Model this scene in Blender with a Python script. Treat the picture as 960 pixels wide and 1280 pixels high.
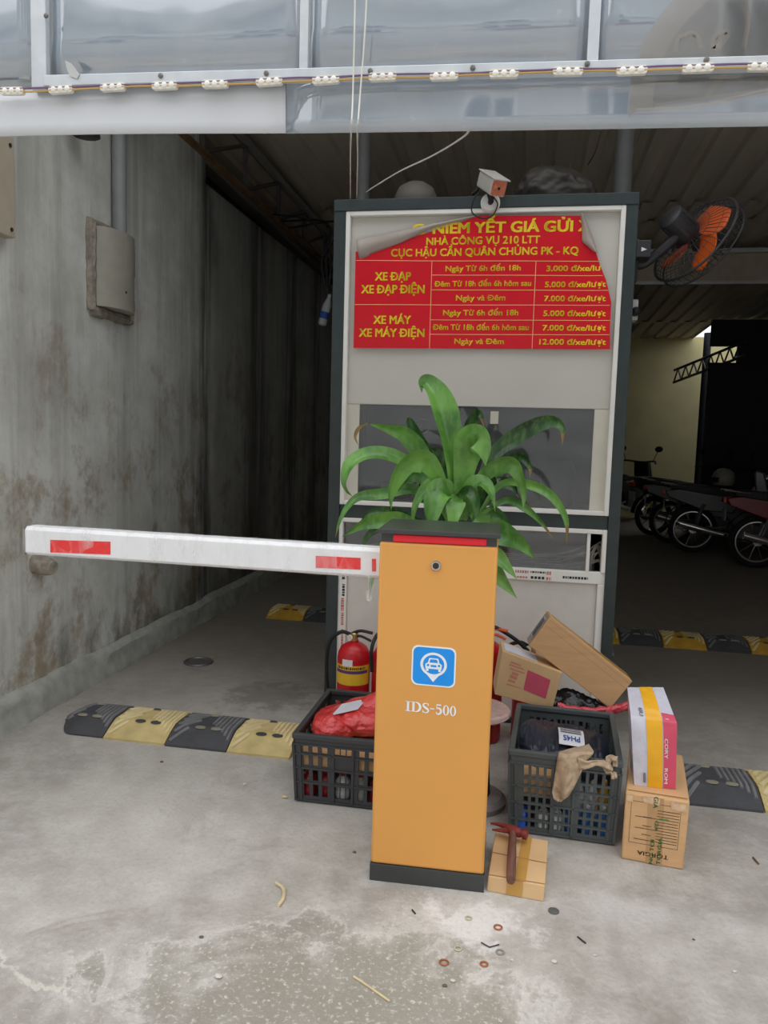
import bpy, bmesh, math, random
from mathutils import Vector, Matrix, noise
random.seed(7)
SC = bpy.context.scene
for o in list(bpy.data.objects): bpy.data.objects.remove(o)

# ------------------------------------------------------------------ camera
F = 960.0; CAMH = 1.3
YAW, PIT, ROLL = math.radians(10.1), math.radians(5.7), math.atan(.0286)
FW = Vector((-math.sin(YAW)*math.cos(PIT), math.cos(YAW)*math.cos(PIT), -math.sin(PIT)))
_r = Vector((math.cos(YAW), math.sin(YAW), 0)); _u = _r.cross(FW)
RT = _r*math.cos(ROLL) + _u*math.sin(ROLL)
UP = -_r*math.sin(ROLL) + _u*math.cos(ROLL)
CAM = Vector((0, 0, CAMH))
cd = bpy.data.cameras.new('camera'); cam = bpy.data.objects.new('camera', cd)
SC.collection.objects.link(cam)
cam.matrix_world = Matrix(((RT.x, UP.x, -FW.x, 0), (RT.y, UP.y, -FW.y, 0), (RT.z, UP.z, -FW.z, CAMH), (0, 0, 0, 1)))
cd.sensor_fit = 'VERTICAL'; cd.sensor_height = 36; cd.lens = 27; cd.clip_start = .05; cd.clip_end = 200
SC.camera = cam

def P(px, py, Y=None, Z=None, X=None):
    """world point seen at a photo pixel on the plane Y=, Z= or X="""
    d = FW*F + RT*(px-480) + UP*(640-py)
    if Z is not None: t = (Z-CAM.z)/d.z
    elif Y is not None: t = (Y-CAM.y)/d.y
    else: t = (X-CAM.x)/d.x
    return CAM + d*t

# ------------------------------------------------------------------ world, exposure
W = bpy.data.worlds.new('world'); SC.world = W; W.use_nodes = True
nt = W.node_tree; nt.nodes.clear()
wo = nt.nodes.new('ShaderNodeOutputWorld'); bg = nt.nodes.new('ShaderNodeBackground')
tc = nt.nodes.new('ShaderNodeTexCoord'); sx = nt.nodes.new('ShaderNodeSeparateXYZ')
cr = nt.nodes.new('ShaderNodeValToRGB')
cr.color_ramp.elements[0].position = .0; cr.color_ramp.elements[0].color = (.42, .45, .48, 1)
cr.color_ramp.elements[1].position = .9; cr.color_ramp.elements[1].color = (1.2, 1.2, 1.22, 1)
nt.links.new(tc.outputs['Generated'], sx.inputs[0]); nt.links.new(sx.outputs['Z'], cr.inputs[0])
nt.links.new(cr.outputs[0], bg.inputs[0]); nt.links.new(bg.outputs[0], wo.inputs[0])
bg.inputs[1].default_value = 1.75
SC.view_settings.view_transform = 'Standard'; SC.view_settings.look = 'None'
SC.view_settings.gamma = 1; SC.view_settings.use_curve_mapping = False
SC.view_settings.exposure = 0.0

# ------------------------------------------------------------------ materials
MC = {}
def lin(c):
    return tuple(((v/255)/12.92 if v/255 <= .04045 else ((v/255+.055)/1.055)**2.4) for v in c)
def pm(name, col, rough=.5, metal=0., var=.08, scale=12., bump=0., spec=.5, alpha=1., trans=0., emit=None, stretch=None, srgb=True, ior=1.45):
    if name in MC: return MC[name]
    m = bpy.data.materials.new(name); m.use_nodes = True; n = m.node_tree.nodes; L = m.node_tree.links
    b = n['Principled BSDF']; c = lin(col) if srgb else col
    b.inputs['Roughness'].default_value = rough; b.inputs['Metallic'].default_value = metal
    b.inputs['Specular IOR Level'].default_value = spec; b.inputs['Alpha'].default_value = alpha
    b.inputs['Transmission Weight'].default_value = trans; b.inputs['IOR'].default_value = ior
    t = n.new('ShaderNodeTexCoord'); nz = n.new('ShaderNodeTexNoise'); nz.inputs['Scale'].default_value = scale
    nz.inputs['Detail'].default_value = 5
    if stretch:
        mp = n.new('ShaderNodeMapping'); mp.inputs['Scale'].default_value = stretch
        L.new(t.outputs['Object'], mp.inputs[0]); L.new(mp.outputs[0], nz.inputs['Vector'])
    else: L.new(t.outputs['Object'], nz.inputs['Vector'])
    r = n.new('ShaderNodeValToRGB'); r.color_ramp.elements[0].position = .3; r.color_ramp.elements[1].position = .7
    r.color_ramp.elements[0].color = (*[max(0, v*(1-var)) for v in c], 1)
    r.color_ramp.elements[1].color = (*[min(1, v*(1+var)) for v in c], 1)
    L.new(nz.outputs[0], r.inputs[0]); L.new(r.outputs[0], b.inputs['Base Color'])
    if bump:
        bp = n.new('ShaderNodeBump'); bp.inputs['Strength'].default_value = bump; bp.inputs['Distance'].default_value = .01
        L.new(nz.outputs[0], bp.inputs['Height']); L.new(bp.outputs[0], b.inputs['Normal'])
    if emit:
        b.inputs['Emission Color'].default_value = (*c, 1); b.inputs['Emission Strength'].default_value = emit
    MC[name] = m
    return m

class NG:
    """small node-graph helper for the larger procedural surfaces"""
    def __init__(s, name):
        s.m = bpy.data.materials.new(name); s.m.use_nodes = True; s.n = s.m.node_tree.nodes; s.L = s.m.node_tree.links
        s.b = s.n['Principled BSDF']; s.tc = s.n.new('ShaderNodeTexCoord'); s.p = s.tc.outputs['Object']
    def map(s, scale=(1, 1, 1), loc=(0, 0, 0)):
        q = s.n.new('ShaderNodeMapping'); q.inputs['Scale'].default_value = scale; q.inputs['Location'].default_value = loc
        s.L.new(s.p, q.inputs[0]); return q.outputs[0]
    def noise(s, scale, detail=6, rough=.6, vec=None, dist=0):
        q = s.n.new('ShaderNodeTexNoise'); q.inputs['Scale'].default_value = scale; q.inputs['Detail'].default_value = detail
        q.inputs['Roughness'].default_value = rough; q.inputs['Distortion'].default_value = dist
        s.L.new(vec if vec else s.p, q.inputs['Vector']); return q.outputs[0]
    def ramp(s, x, a, b, ca=0., cb=1.):
        q = s.n.new('ShaderNodeMapRange'); q.inputs[1].default_value = a; q.inputs[2].default_value = b
        q.inputs[3].default_value = ca; q.inputs[4].default_value = cb; q.interpolation_type = 'SMOOTHSTEP'
        s.L.new(x, q.inputs[0]); return q.outputs[0]
    def math(s, op, a, b=None):
        q = s.n.new('ShaderNodeMath'); q.operation = op
        for i, v in enumerate((a, b)):
            if v is None: continue
            if isinstance(v, (int, float)): q.inputs[i].default_value = v
            else: s.L.new(v, q.inputs[i])
        return q.outputs[0]
    def mix(s, fac, a, b):
        q = s.n.new('ShaderNodeMix'); q.data_type = 'RGBA'
        if isinstance(fac, (int, float)): q.inputs[0].default_value = fac
        else: s.L.new(fac, q.inputs[0])
        for i, v in ((6, a), (7, b)):
            if isinstance(v, tuple): q.inputs[i].default_value = (*lin(v), 1)
            else: s.L.new(v, q.inputs[i])
        return q.outputs[2]
    def axis(s, k):
        q = s.n.new('ShaderNodeSeparateXYZ'); s.L.new(s.p, q.inputs[0]); return q.outputs[k]
    def dist(s, c, sc=(1, 1, 1)):
        q = s.n.new('ShaderNodeVectorMath'); q.operation = 'SUBTRACT'; q.inputs[1].default_value = c; s.L.new(s.p, q.inputs[0])
        r = s.n.new('ShaderNodeVectorMath'); r.operation = 'MULTIPLY'; r.inputs[1].default_value = sc; s.L.new(q.outputs[0], r.inputs[0])
        t = s.n.new('ShaderNodeVectorMath'); t.operation = 'LENGTH'; s.L.new(r.outputs[0], t.inputs[0]); return t.outputs['Value']
    def out(s, col, rough=.8, bump=None, bs=.3, bd=.01, spec=.4):
        s.L.new(col, s.b.inputs['Base Color'])
        if isinstance(rough, (int, float)): s.b.inputs['Roughness'].default_value = rough
        else: s.L.new(rough, s.b.inputs['Roughness'])
        s.b.inputs['Specular IOR Level'].default_value = spec
        if bump is not None:
            q = s.n.new('ShaderNodeBump'); q.inputs['Strength'].default_value = bs; q.inputs['Distance'].default_value = bd
            s.L.new(bump, q.inputs['Height']); s.L.new(q.outputs[0], s.b.inputs['Normal'])
        return s.m

# ------------------------------------------------------------------ mesh helpers
ORG = {}
def CR(pts, n=6):
    """Catmull-Rom through points"""
    pts = [Vector(p) for p in pts]
    if len(pts) < 3:
        return [pts[0].lerp(pts[1], i/n) for i in range(n+1)]
    q = [pts[0]*2-pts[1]] + pts + [pts[-1]*2-pts[-2]]; out = []
    for i in range(1, len(q)-2):
        a, b, c, d = q[i-1:i+3]
        for k in range(n):
            t = k/n
            out.append(.5*((2*b) + (c-a)*t + (2*a-5*b+4*c-d)*t*t + (3*b-a-3*c+d)*t**3))
    out.append(pts[-1]); return out

class MB:
    def __init__(s): s.v = []; s.f = []; s.mi = []
    def add(s, vs, fs, mi=0):
        o = len(s.v); s.v += [Vector(v) for v in vs]; s.f += [tuple(i+o for i in f) for f in fs]; s.mi += [mi]*len(fs); return s
    def box(s, x0, x1, y0, y1, z0, z1, mi=0, M=None):
        vs = [Vector(c) for c in ((x0, y0, z0), (x1, y0, z0), (x1, y1, z0), (x0, y1, z0), (x0, y0, z1), (x1, y0, z1), (x1, y1, z1), (x0, y1, z1))]
        if M is not None: vs = [M @ v for v in vs]
        return s.add(vs, [(3, 2, 1, 0), (4, 5, 6, 7), (0, 1, 5, 4), (1, 2, 6, 5), (2, 3, 7, 6), (3, 0, 4, 7)], mi)
    def hexa(s, c, mi=0):
        """8 corners: bottom 4 then top 4, counter-clockwise from above"""
        return s.add(c, [(3, 2, 1, 0), (4, 5, 6, 7), (0, 1, 5, 4), (1, 2, 6, 5), (2, 3, 7, 6), (3, 0, 4, 7)], mi)
    def tube(s, pts, r, n=8, mi=0, cap=True, flat=None):
        pts = [Vector(p) for p in pts]; N = len(pts); rs = r if isinstance(r, (list, tuple)) else [r]*N
        o = len(s.v); up = None
        for i, p in enumerate(pts):
            t = (pts[min(i+1, N-1)]-pts[max(i-1, 0)])
            t = t.normalized() if t.length > 1e-9 else Vector((0, 0, 1))
            if up is None:
                a = Vector((0, 0, 1)) if abs(t.z) < .9 else Vector((1, 0, 0)); up = (a - t*a.dot(t)).normalized()
            else:
                up = up - t*up.dot(t); up = up.normalized() if up.length > 1e-6 else t.orthogonal().normalized()
            w = t.cross(up)
            for k in range(n):
                a = 2*math.pi*k/n; fl = flat if flat else 1
                s.v.append(p + (up*math.cos(a) + w*math.sin(a)*fl)*rs[i])
        for i in range(N-1):
            for k in range(n):
                k2 = (k+1) % n; s.f.append((o+i*n+k, o+i*n+k2, o+(i+1)*n+k2, o+(i+1)*n+k)); s.mi.append(mi)
        if cap:
            s.f.append(tuple(o+k for k in range(n))[::-1]); s.mi.append(mi)
            s.f.append(tuple(o+(N-1)*n+k for k in range(n))); s.mi.append(mi)
        return s
    def lathe(s, prof, n=24, M=None, mi=0):
        """profile [(r,z)...] about +Z, placed by matrix M"""
        o = len(s.v); M = M or Matrix()
        for (r, z) in prof:
            for k in range(n):
                a = 2*math.pi*k/n; s.v.append(M @ Vector((r*math.cos(a), r*math.sin(a), z)))
        for i in range(len(prof)-1):
            for k in range(n):
                k2 = (k+1) % n; s.f.append((o+i*n+k, o+i*n+k2, o+(i+1)*n+k2, o+(i+1)*n+k)); s.mi.append(mi)
        s.f.append(tuple(o+k for k in range(n))[::-1]); s.mi.append(mi)
        s.f.append(tuple(o+(len(prof)-1)*n+k for k in range(n))); s.mi.append(mi)
        return s
    def grid(s, fn, nu, nv, mi=0, loop=False):
        o = len(s.v)
        for i in range(nu+1):
            for j in range(nv+1): s.v.append(Vector(fn(i/nu, j/nv)))
        for i in range(nu):
            for j in range(nv):
                a = o+i*(nv+1)+j; s.f.append((a, a+nv+1, a+nv+2, a+1)); s.mi.append(mi)
        return s
    def prism(s, poly, fn, d0, d1, mi=0):
        """2-D outline (counter-clockwise) extruded between depths: fn(u, v, d) -> point"""
        n = len(poly); o = len(s.v)
        s.v += [Vector(fn(u, v, d0)) for u, v in poly] + [Vector(fn(u, v, d1)) for u, v in poly]
        s.f.append(tuple(o+i for i in range(n))); s.mi.append(mi)
        s.f.append(tuple(o+n+i for i in range(n))[::-1]); s.mi.append(mi)
        for i in range(n):
            j = (i+1) % n; s.f.append((o+j, o+i, o+n+i, o+n+j)); s.mi.append(mi)
        return s
    def torus(s, R, r, M=None, n=32, m=8, mi=0):
        M = M or Matrix(); o = len(s.v)
        for i in range(n):
            a = 2*math.pi*i/n
            for j in range(m):
                b = 2*math.pi*j/m
                s.v.append(M @ Vector(((R+r*math.cos(b))*math.cos(a), (R+r*math.cos(b))*math.sin(a), r*math.sin(b))))
        for i in range(n):
            for j in range(m):
                i2, j2 = (i+1) % n, (j+1) % m
                s.f.append((o+i*m+j, o+i2*m+j, o+i2*m+j2, o+i*m+j2)); s.mi.append(mi)
        return s
    def build(s, name, mats, parent=None, smooth=False, bevel=0., origin=None, solid=0., normals=True, seg=2):
        if not isinstance(mats, (list, tuple)): mats = [mats]
        if parent is not None: org = ORG[parent.name]
        elif origin is not None: org = Vector(origin)
        else:
            xs = [v.x for v in s.v]; ys = [v.y for v in s.v]; zs = [v.z for v in s.v]
            org = Vector(((min(xs)+max(xs))/2, (min(ys)+max(ys))/2, min(zs)))
        me = bpy.data.meshes.new(name); me.from_pydata([v-org for v in s.v], [], s.f)
        for m in mats: me.materials.append(m)
        me.polygons.foreach_set('material_index', s.mi)
        if normals:
            bm = bmesh.new(); bm.from_mesh(me); bmesh.ops.recalc_face_normals(bm, faces=bm.faces); bm.to_mesh(me); bm.free()
        if smooth:
            me.polygons.foreach_set('use_smooth', [True]*len(me.polygons))
            if smooth != 'all': me.set_sharp_from_angle(angle=math.radians(smooth if smooth is not True else 40))
        me.update()
        o = bpy.data.objects.new(name, me); SC.collection.objects.link(o)
        if parent is not None: o.parent = parent
        else: o.location = org
        ORG[o.name] = org.copy()
        if bevel:
            b = o.modifiers.new('bevel', 'BEVEL'); b.width = bevel; b.segments = seg; b.limit_method = 'ANGLE'; b.angle_limit = math.radians(40)
        if solid:
            b = o.modifiers.new('thickness', 'SOLIDIFY'); b.thickness = solid; b.offset = 0
        return o

def thing(name, label, cat, loc=(0, 0, 0), group=None):
    o = bpy.data.objects.new(name, None); SC.collection.objects.link(o); o.location = loc
    o.empty_display_size = .05
    o['label'] = label; o['category'] = cat
    if group: o['group'] = group
    ORG[o.name] = Vector(loc); return o
def tag(o, label, cat, group=None):
    o['label'] = label; o['category'] = cat
    if group: o['group'] = group
    return o
def struct(o): o['kind'] = 'structure'; return o

TXT = {}
def _raw_text(s, size):
    cu = bpy.data.curves.new('t', 'FONT'); cu.body = s; cu.size = size; cu.align_x = 'LEFT'; cu.resolution_u = 3
    ob = bpy.data.objects.new('t', cu); SC.collection.objects.link(ob)
    dg = bpy.context.evaluated_depsgraph_get(); dg.update()
    me = bpy.data.meshes.new_from_object(ob.evaluated_get(dg))
    vs = [(v.co.x, v.co.y) for v in me.vertices]; fs = [tuple(p.vertices) for p in me.polygons]
    bpy.data.objects.remove(ob); bpy.data.curves.remove(cu); bpy.data.meshes.remove(me); return vs, fs
def text_mesh(s, size=1., bold=0., align='CENTER'):
    """filled letter outlines centred on the cap height; bold thickens them; a crossed D is a D with a bar"""
    key = (s, size, bold, align)
    if key in TXT: return TXT[key]
    bs, bf = _raw_text(s.replace('\u0110', 'D'), size)
    dv = [p for p in _raw_text('D', size)[0]]; wd = max(p[0] for p in dv)-min(p[0] for p in dv); cap = max(p[1] for p in dv)
    for i, ch in enumerate(s):
        if ch == '\u0110':
            xr = max(p[0] for p in _raw_text(s[:i+1].replace('\u0110', 'D'), size)[0]); xl = xr-wd; o = len(bs)
            bs = bs + [(xl-.16*wd, cap*.44), (xl+.45*wd, cap*.44), (xl+.45*wd, cap*.56), (xl-.16*wd, cap*.56)]; bf = bf + [(o, o+1, o+2, o+3)]
    x0, x1 = min(p[0] for p in bs), max(p[0] for p in bs); cx = (x0+x1)/2 if align == 'CENTER' else x0
    vs, fs = [], []; d = bold*size
    for dx, dy in ([(0, 0)] if not bold else [(-d, -d*.5), (-d, d*.5), (d, -d*.5), (d, d*.5), (0, 0)]):
        o = len(vs); vs += [(x-cx+dx, y-cap/2+dy) for x, y in bs]; fs += [tuple(i+o for i in f) for f in bf]
    TXT[key] = (vs, fs); return vs, fs
def put_text(mb, s, fn, u, v, size, bold=0., align='CENTER', width=None, mi=0, rot=0.):
    """text laid into a surface: fn(u, v) -> point; width = wanted total width"""
    vs, fs = text_mesh(s, size, bold, align)
    kx = 1.
    if width:
        w = max(x for x, _ in vs)-min(x for x, _ in vs); kx = width/w
    c, sn = math.cos(rot), math.sin(rot)
    mb.add([fn(u + x*kx*c - y*sn, v + x*kx*sn + y*c) for x, y in vs], fs, mi)
def rotm(axis_z, up=(0, 0, 1), loc=(0, 0, 0)):
    """matrix whose local Z points along axis_z"""
    z = Vector(axis_z).normalized(); u = Vector(up); x = u.cross(z)
    if x.length < 1e-5: x = Vector((1, 0, 0))
    x.normalize(); y = z.cross(x)
    return Matrix(((x.x, y.x, z.x, loc[0]), (x.y, y.y, z.y, loc[1]), (x.z, y.z, z.z, loc[2]), (0, 0, 0, 1)))
def blob(mb, c, sc, seed, amp=.15, freq=3., sub=4, ridge=.0, flat_z=None, M=None, mi=0):
    bm = bmesh.new(); bmesh.ops.create_icosphere(bm, subdivisions=sub, radius=1)
    off = Vector((seed*7.3, seed*3.1, seed*1.7)); vs = []
    for v in bm.verts:
        p = v.co.copy(); n1 = noise.noise(p*freq*.5+off); n2 = noise.noise(p*freq+off*2)
        r = 1 + amp*n1
        if ridge: r += ridge*(abs(noise.noise(p*freq*1.3+off))*-1.6 + .3) + ridge*.5*(abs(noise.noise(p*freq*2.9-off))*-1.6+.3)
        else: r += amp*.4*n2
        q = Vector((p.x*sc[0], p.y*sc[1], p.z*sc[2]))*r
        if M is not None: q = M.to_3x3() @ q
        q = q + Vector(c)
        if flat_z is not None and q.z < flat_z: q.z = flat_z + .001*n2
        vs.append(q)
    bm.verts.index_update()
    mb.add(vs, [tuple(v.index for v in f.verts) for f in bm.faces], mi); bm.free()
    return mb

# ================================================================== structure
# ---- concrete ground
g = NG('concrete_ground')
n1 = g.noise(1.1, 7, .62); n2 = g.noise(9, 8, .7); n3 = g.noise(70, 4, .7); n4 = g.noise(2.6, 8, .65, g.map((1, 1, 1), (4, 9, 0)), 1.2)
col = g.mix(g.ramp(n1, .35, .65), (158, 153, 146), (192, 188, 181))
col = g.mix(g.ramp(n2, .38, .7, 0, .55), col, (208, 205, 199))
col = g.mix(g.ramp(n4, .55, .72, 0, .55), col, (138, 131, 120))
# worn grey-green patch of aggregate in front of the post
d = g.dist((-.36, 1.55, 0), (1.75, 3.3, 0)); dd = g.math('ADD', d, g.ramp(n4, .3, .7, -.42, .42)); dd = g.math('ADD', dd, g.ramp(n2, .3, .7, -.12, .12))
patch = g.ramp(dd, .55, 1.12, 1, 0)
col = g.mix(g.math('MULTIPLY', patch, .72), col, (140, 136, 122))
agg = g.math('MULTIPLY', g.ramp(g.noise(75, 5, .7), .52, .68), g.ramp(dd, .9, 1.7, .75, .12))
col = g.mix(agg, col, (218, 214, 202))
rim = g.math('MULTIPLY', g.ramp(dd, .92, 1.02), g.ramp(dd, 1.03, 1.2, 1, 0))
col = g.mix(g.math('MULTIPLY', rim, .35), col, (222, 220, 214))
# cement dust by the post
d2 = g.dist((-.06, 1.99, 0), (5.2, 6.5, 0)); dust = g.ramp(g.math('ADD', d2, g.ramp(n2, .3, .7, -.45, .45)), .3, .95, .85, 0)
col = g.mix(dust, col, (228, 227, 224))
# pale rubbed strip right of the box
d3 = g.dist((.35, 2.12, 0), (2.2, 9, 0)); st = g.ramp(g.math('ADD', d3, g.ramp(n4, .3, .7, -.3, .3)), .2, .9, .45, 0)
col = g.mix(st, col, (214, 212, 208))
# pale crack line, bottom left
lx = g.axis(0); lyv = g.math('ADD', g.math('ADD', g.axis(1), g.math('MULTIPLY', lx, .36)), g.ramp(n4, .3, .7, -.03, .03))
crk = g.math('MULTIPLY', g.ramp(g.math('ABSOLUTE', g.math('SUBTRACT', lyv, 1.145)), .003, .011, .6, 0), g.math('MULTIPLY', g.ramp(lx, -.92, -.98), g.ramp(n2, .35, .5)))
col = g.mix(crk, col, (220, 216, 204))
# dark wet blot ahead of the first hump
d4 = g.dist((-1.18, 3.55, 0), (3.2, 3.4, 0)); wet = g.ramp(g.math('ADD', d4, g.ramp(n2, .3, .7, -.3, .3)), .3, .9, .55, 0)
col = g.mix(wet, col, (88, 84, 78))
inner_dust_shade = g.ramp(g.axis(1), 2.3, 4.6)  # dusty brown deeper in, also darkened to paint in the daylight falloff
col = g.mix(g.math('MULTIPLY', inner_dust_shade, .75), col, (116, 107, 94))
col = g.mix(g.ramp(n3, .45, .75, 0, .3), col, (136, 132, 125))
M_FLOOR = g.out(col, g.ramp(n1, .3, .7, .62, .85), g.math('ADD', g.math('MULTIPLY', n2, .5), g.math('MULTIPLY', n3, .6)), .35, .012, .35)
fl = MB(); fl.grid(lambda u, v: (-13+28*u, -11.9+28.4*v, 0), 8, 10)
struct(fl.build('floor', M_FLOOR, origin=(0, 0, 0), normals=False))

# ---- weathered left wall
g = NG('weathered_plaster')
stk = g.noise(5.5, 6, .6, g.map((1, 1, .07))); stk2 = g.noise(17, 5, .6, g.map((1, 1, .05), (3, 1, 0))); bl = g.noise(2.2, 8, .68); bl2 = g.noise(3.4, 10, .72, g.map((1, 1, .8), (2, 5, 1)))
col = g.mix(g.ramp(bl, .35, .66), (198, 199, 191), (226, 228, 222))
col = g.mix(g.ramp(stk, .42, .68, 0, .5), col, (150, 150, 142))
col = g.mix(g.ramp(stk2, .5, .72, 0, .5), col, (222, 225, 222))
zz = g.axis(2); yy = g.axis(1)
low = g.math('MULTIPLY', g.ramp(zz, 1.75, .9), g.ramp(bl2, .46, .66, 0, .6)); col = g.mix(low, col, (150, 132, 104))
mid = g.math('MULTIPLY', g.ramp(bl2, .5, .68, 0, .5), g.ramp(zz, 2.3, 1.7)); col = g.mix(mid, col, (146, 126, 100))
damp = g.math('MULTIPLY', g.ramp(zz, .55, .05), g.ramp(g.noise(4, 8, .7, g.map((1, 1, .5))), .42, .6, 0, .7)); col = g.mix(damp, col, (96, 96, 88))
sk = None
for y0, w, a in ((4.98, .34, .8), (6.05, .5, .8), (6.95, .45, .85), (7.8, .3, .8)):
    dy = g.math('ABSOLUTE', g.math('SUBTRACT', g.math('ADD', yy, g.ramp(g.noise(1.4, 4, .6), .3, .7, -.09, .09)), y0))
    t = g.math('MULTIPLY', g.ramp(dy, 0, w, a, 0), g.ramp(g.math('ADD', stk2, g.math('MULTIPLY', stk, .6)), .6, .95, .1, 1)); sk = t if sk is None else g.math('MAXIMUM', sk, t)
col = g.mix(sk, col, (44, 40, 34))
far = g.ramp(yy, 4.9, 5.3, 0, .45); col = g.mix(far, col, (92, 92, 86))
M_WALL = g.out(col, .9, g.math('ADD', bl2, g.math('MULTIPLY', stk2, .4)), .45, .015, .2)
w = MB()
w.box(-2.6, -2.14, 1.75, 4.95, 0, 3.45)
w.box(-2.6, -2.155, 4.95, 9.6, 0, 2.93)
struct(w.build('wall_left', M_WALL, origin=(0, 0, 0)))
M_DARKWALL = pm('dark_masonry', (70, 68, 64), .95, var=.2, scale=6, bump=.3)  # dark mottled tone shared by the recess, side walls and roof blocker
w = MB(); w.box(-2.75, -2.62, 1.75, 16.2, 0, 3.7)  # added behind the dark gap to keep sky light from leaking in
struct(w.build('wall_left_blocker', M_DARKWALL, origin=(0, 0, 0)))
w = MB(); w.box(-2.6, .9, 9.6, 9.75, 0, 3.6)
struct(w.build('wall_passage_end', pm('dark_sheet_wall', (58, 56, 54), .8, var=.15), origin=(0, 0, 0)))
# rough cement skirting
def skirt(u, v):
    y = 1.75 + 5.6*u; h = .13 + .02*noise.noise(Vector((y*2, 1, 0))) + .008*noise.noise(Vector((y*11, 4, 0)))
    t = .05 + .012*noise.noise(Vector((y*5, 7, v*3)))
    prof = [(t+.012, 0), (t, h*.55), (t-.008, h*.9), (.012, h+.012), (-.01, h+.014)]
    k = v*4; i = min(3, int(k)); a, b = prof[i], prof[i+1]; f = k-i
    return (-2.14 + a[0]+(b[0]-a[0])*f, y, a[1]+(b[1]-a[1])*f)
b = MB(); b.grid(skirt, 140, 8)
struct(b.build('baseboard_left', pm('mossy_cement', (166, 168, 160), .95, var=.2, scale=14, bump=.6), origin=(0, 0, 0), smooth=True))

XFR = 3.3; M_FAC2 = pm('street_render', (190, 188, 180), .85, var=.08, scale=2)
# ---- back and right walls
M_YELLOW = pm('yellow_wall_paint', (234, 220, 166), .85, var=.06, scale=3)
w = MB(); w.box(.9, 7.2, 14.0, 14.15, 0, 2.5); w.box(.9, 7.2, 14.0, 14.15, 2.5, 3.6)
struct(w.build('wall_back', M_YELLOW, origin=(0, 0, 0)))
w = MB(); w.box(7.2, 7.35, 2.2, 16.2, 0, 3.7)
struct(w.build('wall_right', M_DARKWALL, origin=(0, 0, 0)))
w = MB(); w.box(2.64, 7.2, 12.1, 12.2, 0, 2.5); w.box(3.02, 7.2, 12.1, 12.2, 2.5, 3.12); w.box(2.64, 3.02, 12.1, 12.2, 2.74, 3.12)
struct(w.build('wall_partition', pm('dark_green_partition', (40, 46, 44), .7, var=.15), origin=(0, 0, 0)))
w = MB(); w.box(.78, .9, 9.6, 14.15, 0, 3.6)
struct(w.build('wall_side', M_DARKWALL, origin=(0, 0, 0)))

# ---- corrugated roof seen from below
M_ROOF = pm('weathered_corrugated_steel', (206, 196, 180), .6, .0, var=.14, scale=4, stretch=(1, .2, 1))
def roof_z(y): return 3.44 - .03*(y-2.0)
def roof_sheet(mb, x0, x1, y0, y1):
    pitch = .21; n = int(round((x1-x0)/pitch)); prof = []
    for i in range(n):
        a = x0 + (x1-x0)*i/n; p = (x1-x0)/n
        prof += [(a, 0), (a+p*.52, 0), (a+p*.62, .035), (a+p*.9, .035)]
    prof.append((x1, 0)); rows = []
    for y in (y0, y1):
        rows.append([Vector((x, y, roof_z(y)+h)) for x, h in prof])
    k = len(prof)
    mb.add(rows[0]+rows[1], [(i, i+1, k+i+1, k+i) for i in range(k-1)])
r = MB()
roof_sheet(r, -2.8, 1.6, 3.25, 7.0); roof_sheet(r, 1.6, 7.4, 1.95, 7.0); roof_sheet(r, -2.8, -.42, 6.9, 7.5); roof_sheet(r, .05, 7.4, 6.9, 7.5)
roof_sheet(r, -2.8, 7.4, 7.4, 12.5); roof_sheet(r, -2.8, 2.75, 12.4, 16.2); roof_sheet(r, 4.95, 7.4, 12.4, 16.2); roof_sheet(r, 2.7, 5.0, 14.1, 16.2)
struct(r.build('ceiling', M_ROOF, origin=(0, 0, 0), normals=False))
blocker = MB()  # unseen panels added above the sheets to stop sky light leaking through
for x0, x1, y0, y1 in ((-2.8, 1.6, 3.25, 7.0), (1.6, 7.4, 1.95, 7.0), (-2.8, -.42, 7.0, 7.4), (.05, 7.4, 7.0, 7.4), (-2.8, 7.4, 7.4, 12.4), (-2.8, 2.7, 12.4, 14.1), (5.0, 7.4, 12.4, 14.1), (-2.8, 7.4, 14.1, 16.2)):
    blocker.hexa([(x0, y0, roof_z(y0)+.045), (x1, y0, roof_z(y0)+.045), (x1, y1, roof_z(y1)+.045), (x0, y1, roof_z(y1)+.045), (x0, y0, roof_z(y0)+.07), (x1, y0, roof_z(y0)+.07), (x1, y1, roof_z(y1)+.07), (x0, y1, roof_z(y1)+.07)])
struct(blocker.build('ceiling_light_blocker', M_DARKWALL, origin=(0, 0, 0)))
# rooflight sheets (daylight panels)
M_RL = bpy.data.materials.new('milky_rooflight'); M_RL.use_nodes = True
_n = M_RL.node_tree.nodes; _n.clear(); _o = _n.new('ShaderNodeOutputMaterial'); _t = _n.new('ShaderNodeBsdfTranslucent'); _t.inputs[0].default_value = (.85, .9, .95, 1)
M_RL.node_tree.links.new(_t.outputs[0], _o.inputs[0])
for i, (x0, x1, y0, y1) in enumerate(((-.42, .05, 7.0, 7.4), (2.7, 5.0, 12.4, 14.1))):
    q = MB(); q.grid(lambda u, v: (x0+(x1-x0)*u, y0+(y1-y0)*v, roof_z(y0+(y1-y0)*v)+.03), 2, 2)
    struct(q.build('window_%d' % (i+1), M_RL, origin=(0, 0, 0), normals=False))
w = MB(); w.box(XFR, 7.35, 1.95, 2.15, 0, 3.45)
struct(w.build('wall_front', M_FAC2, origin=(0, 0, 0)))
# end beam under the roof with its steel purlin
w = MB(); w.box(.55, 7.2, 8.0, 8.15, 2.86, 3.15)
struct(w.build('trim_1', pm('beige_fascia_board', (176, 166, 146), .8, var=.1), origin=(0, 0, 0)))
w = MB(); w.box(.55, 7.2, 7.95, 8.0, 3.12, 3.16); w.box(.55, 7.2, 7.96, 8.0, 2.83, 2.86)
struct(w.build('trim_2', pm('galvanised_purlin', (188, 188, 186), .45, .4), origin=(0, 0, 0)))

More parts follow.
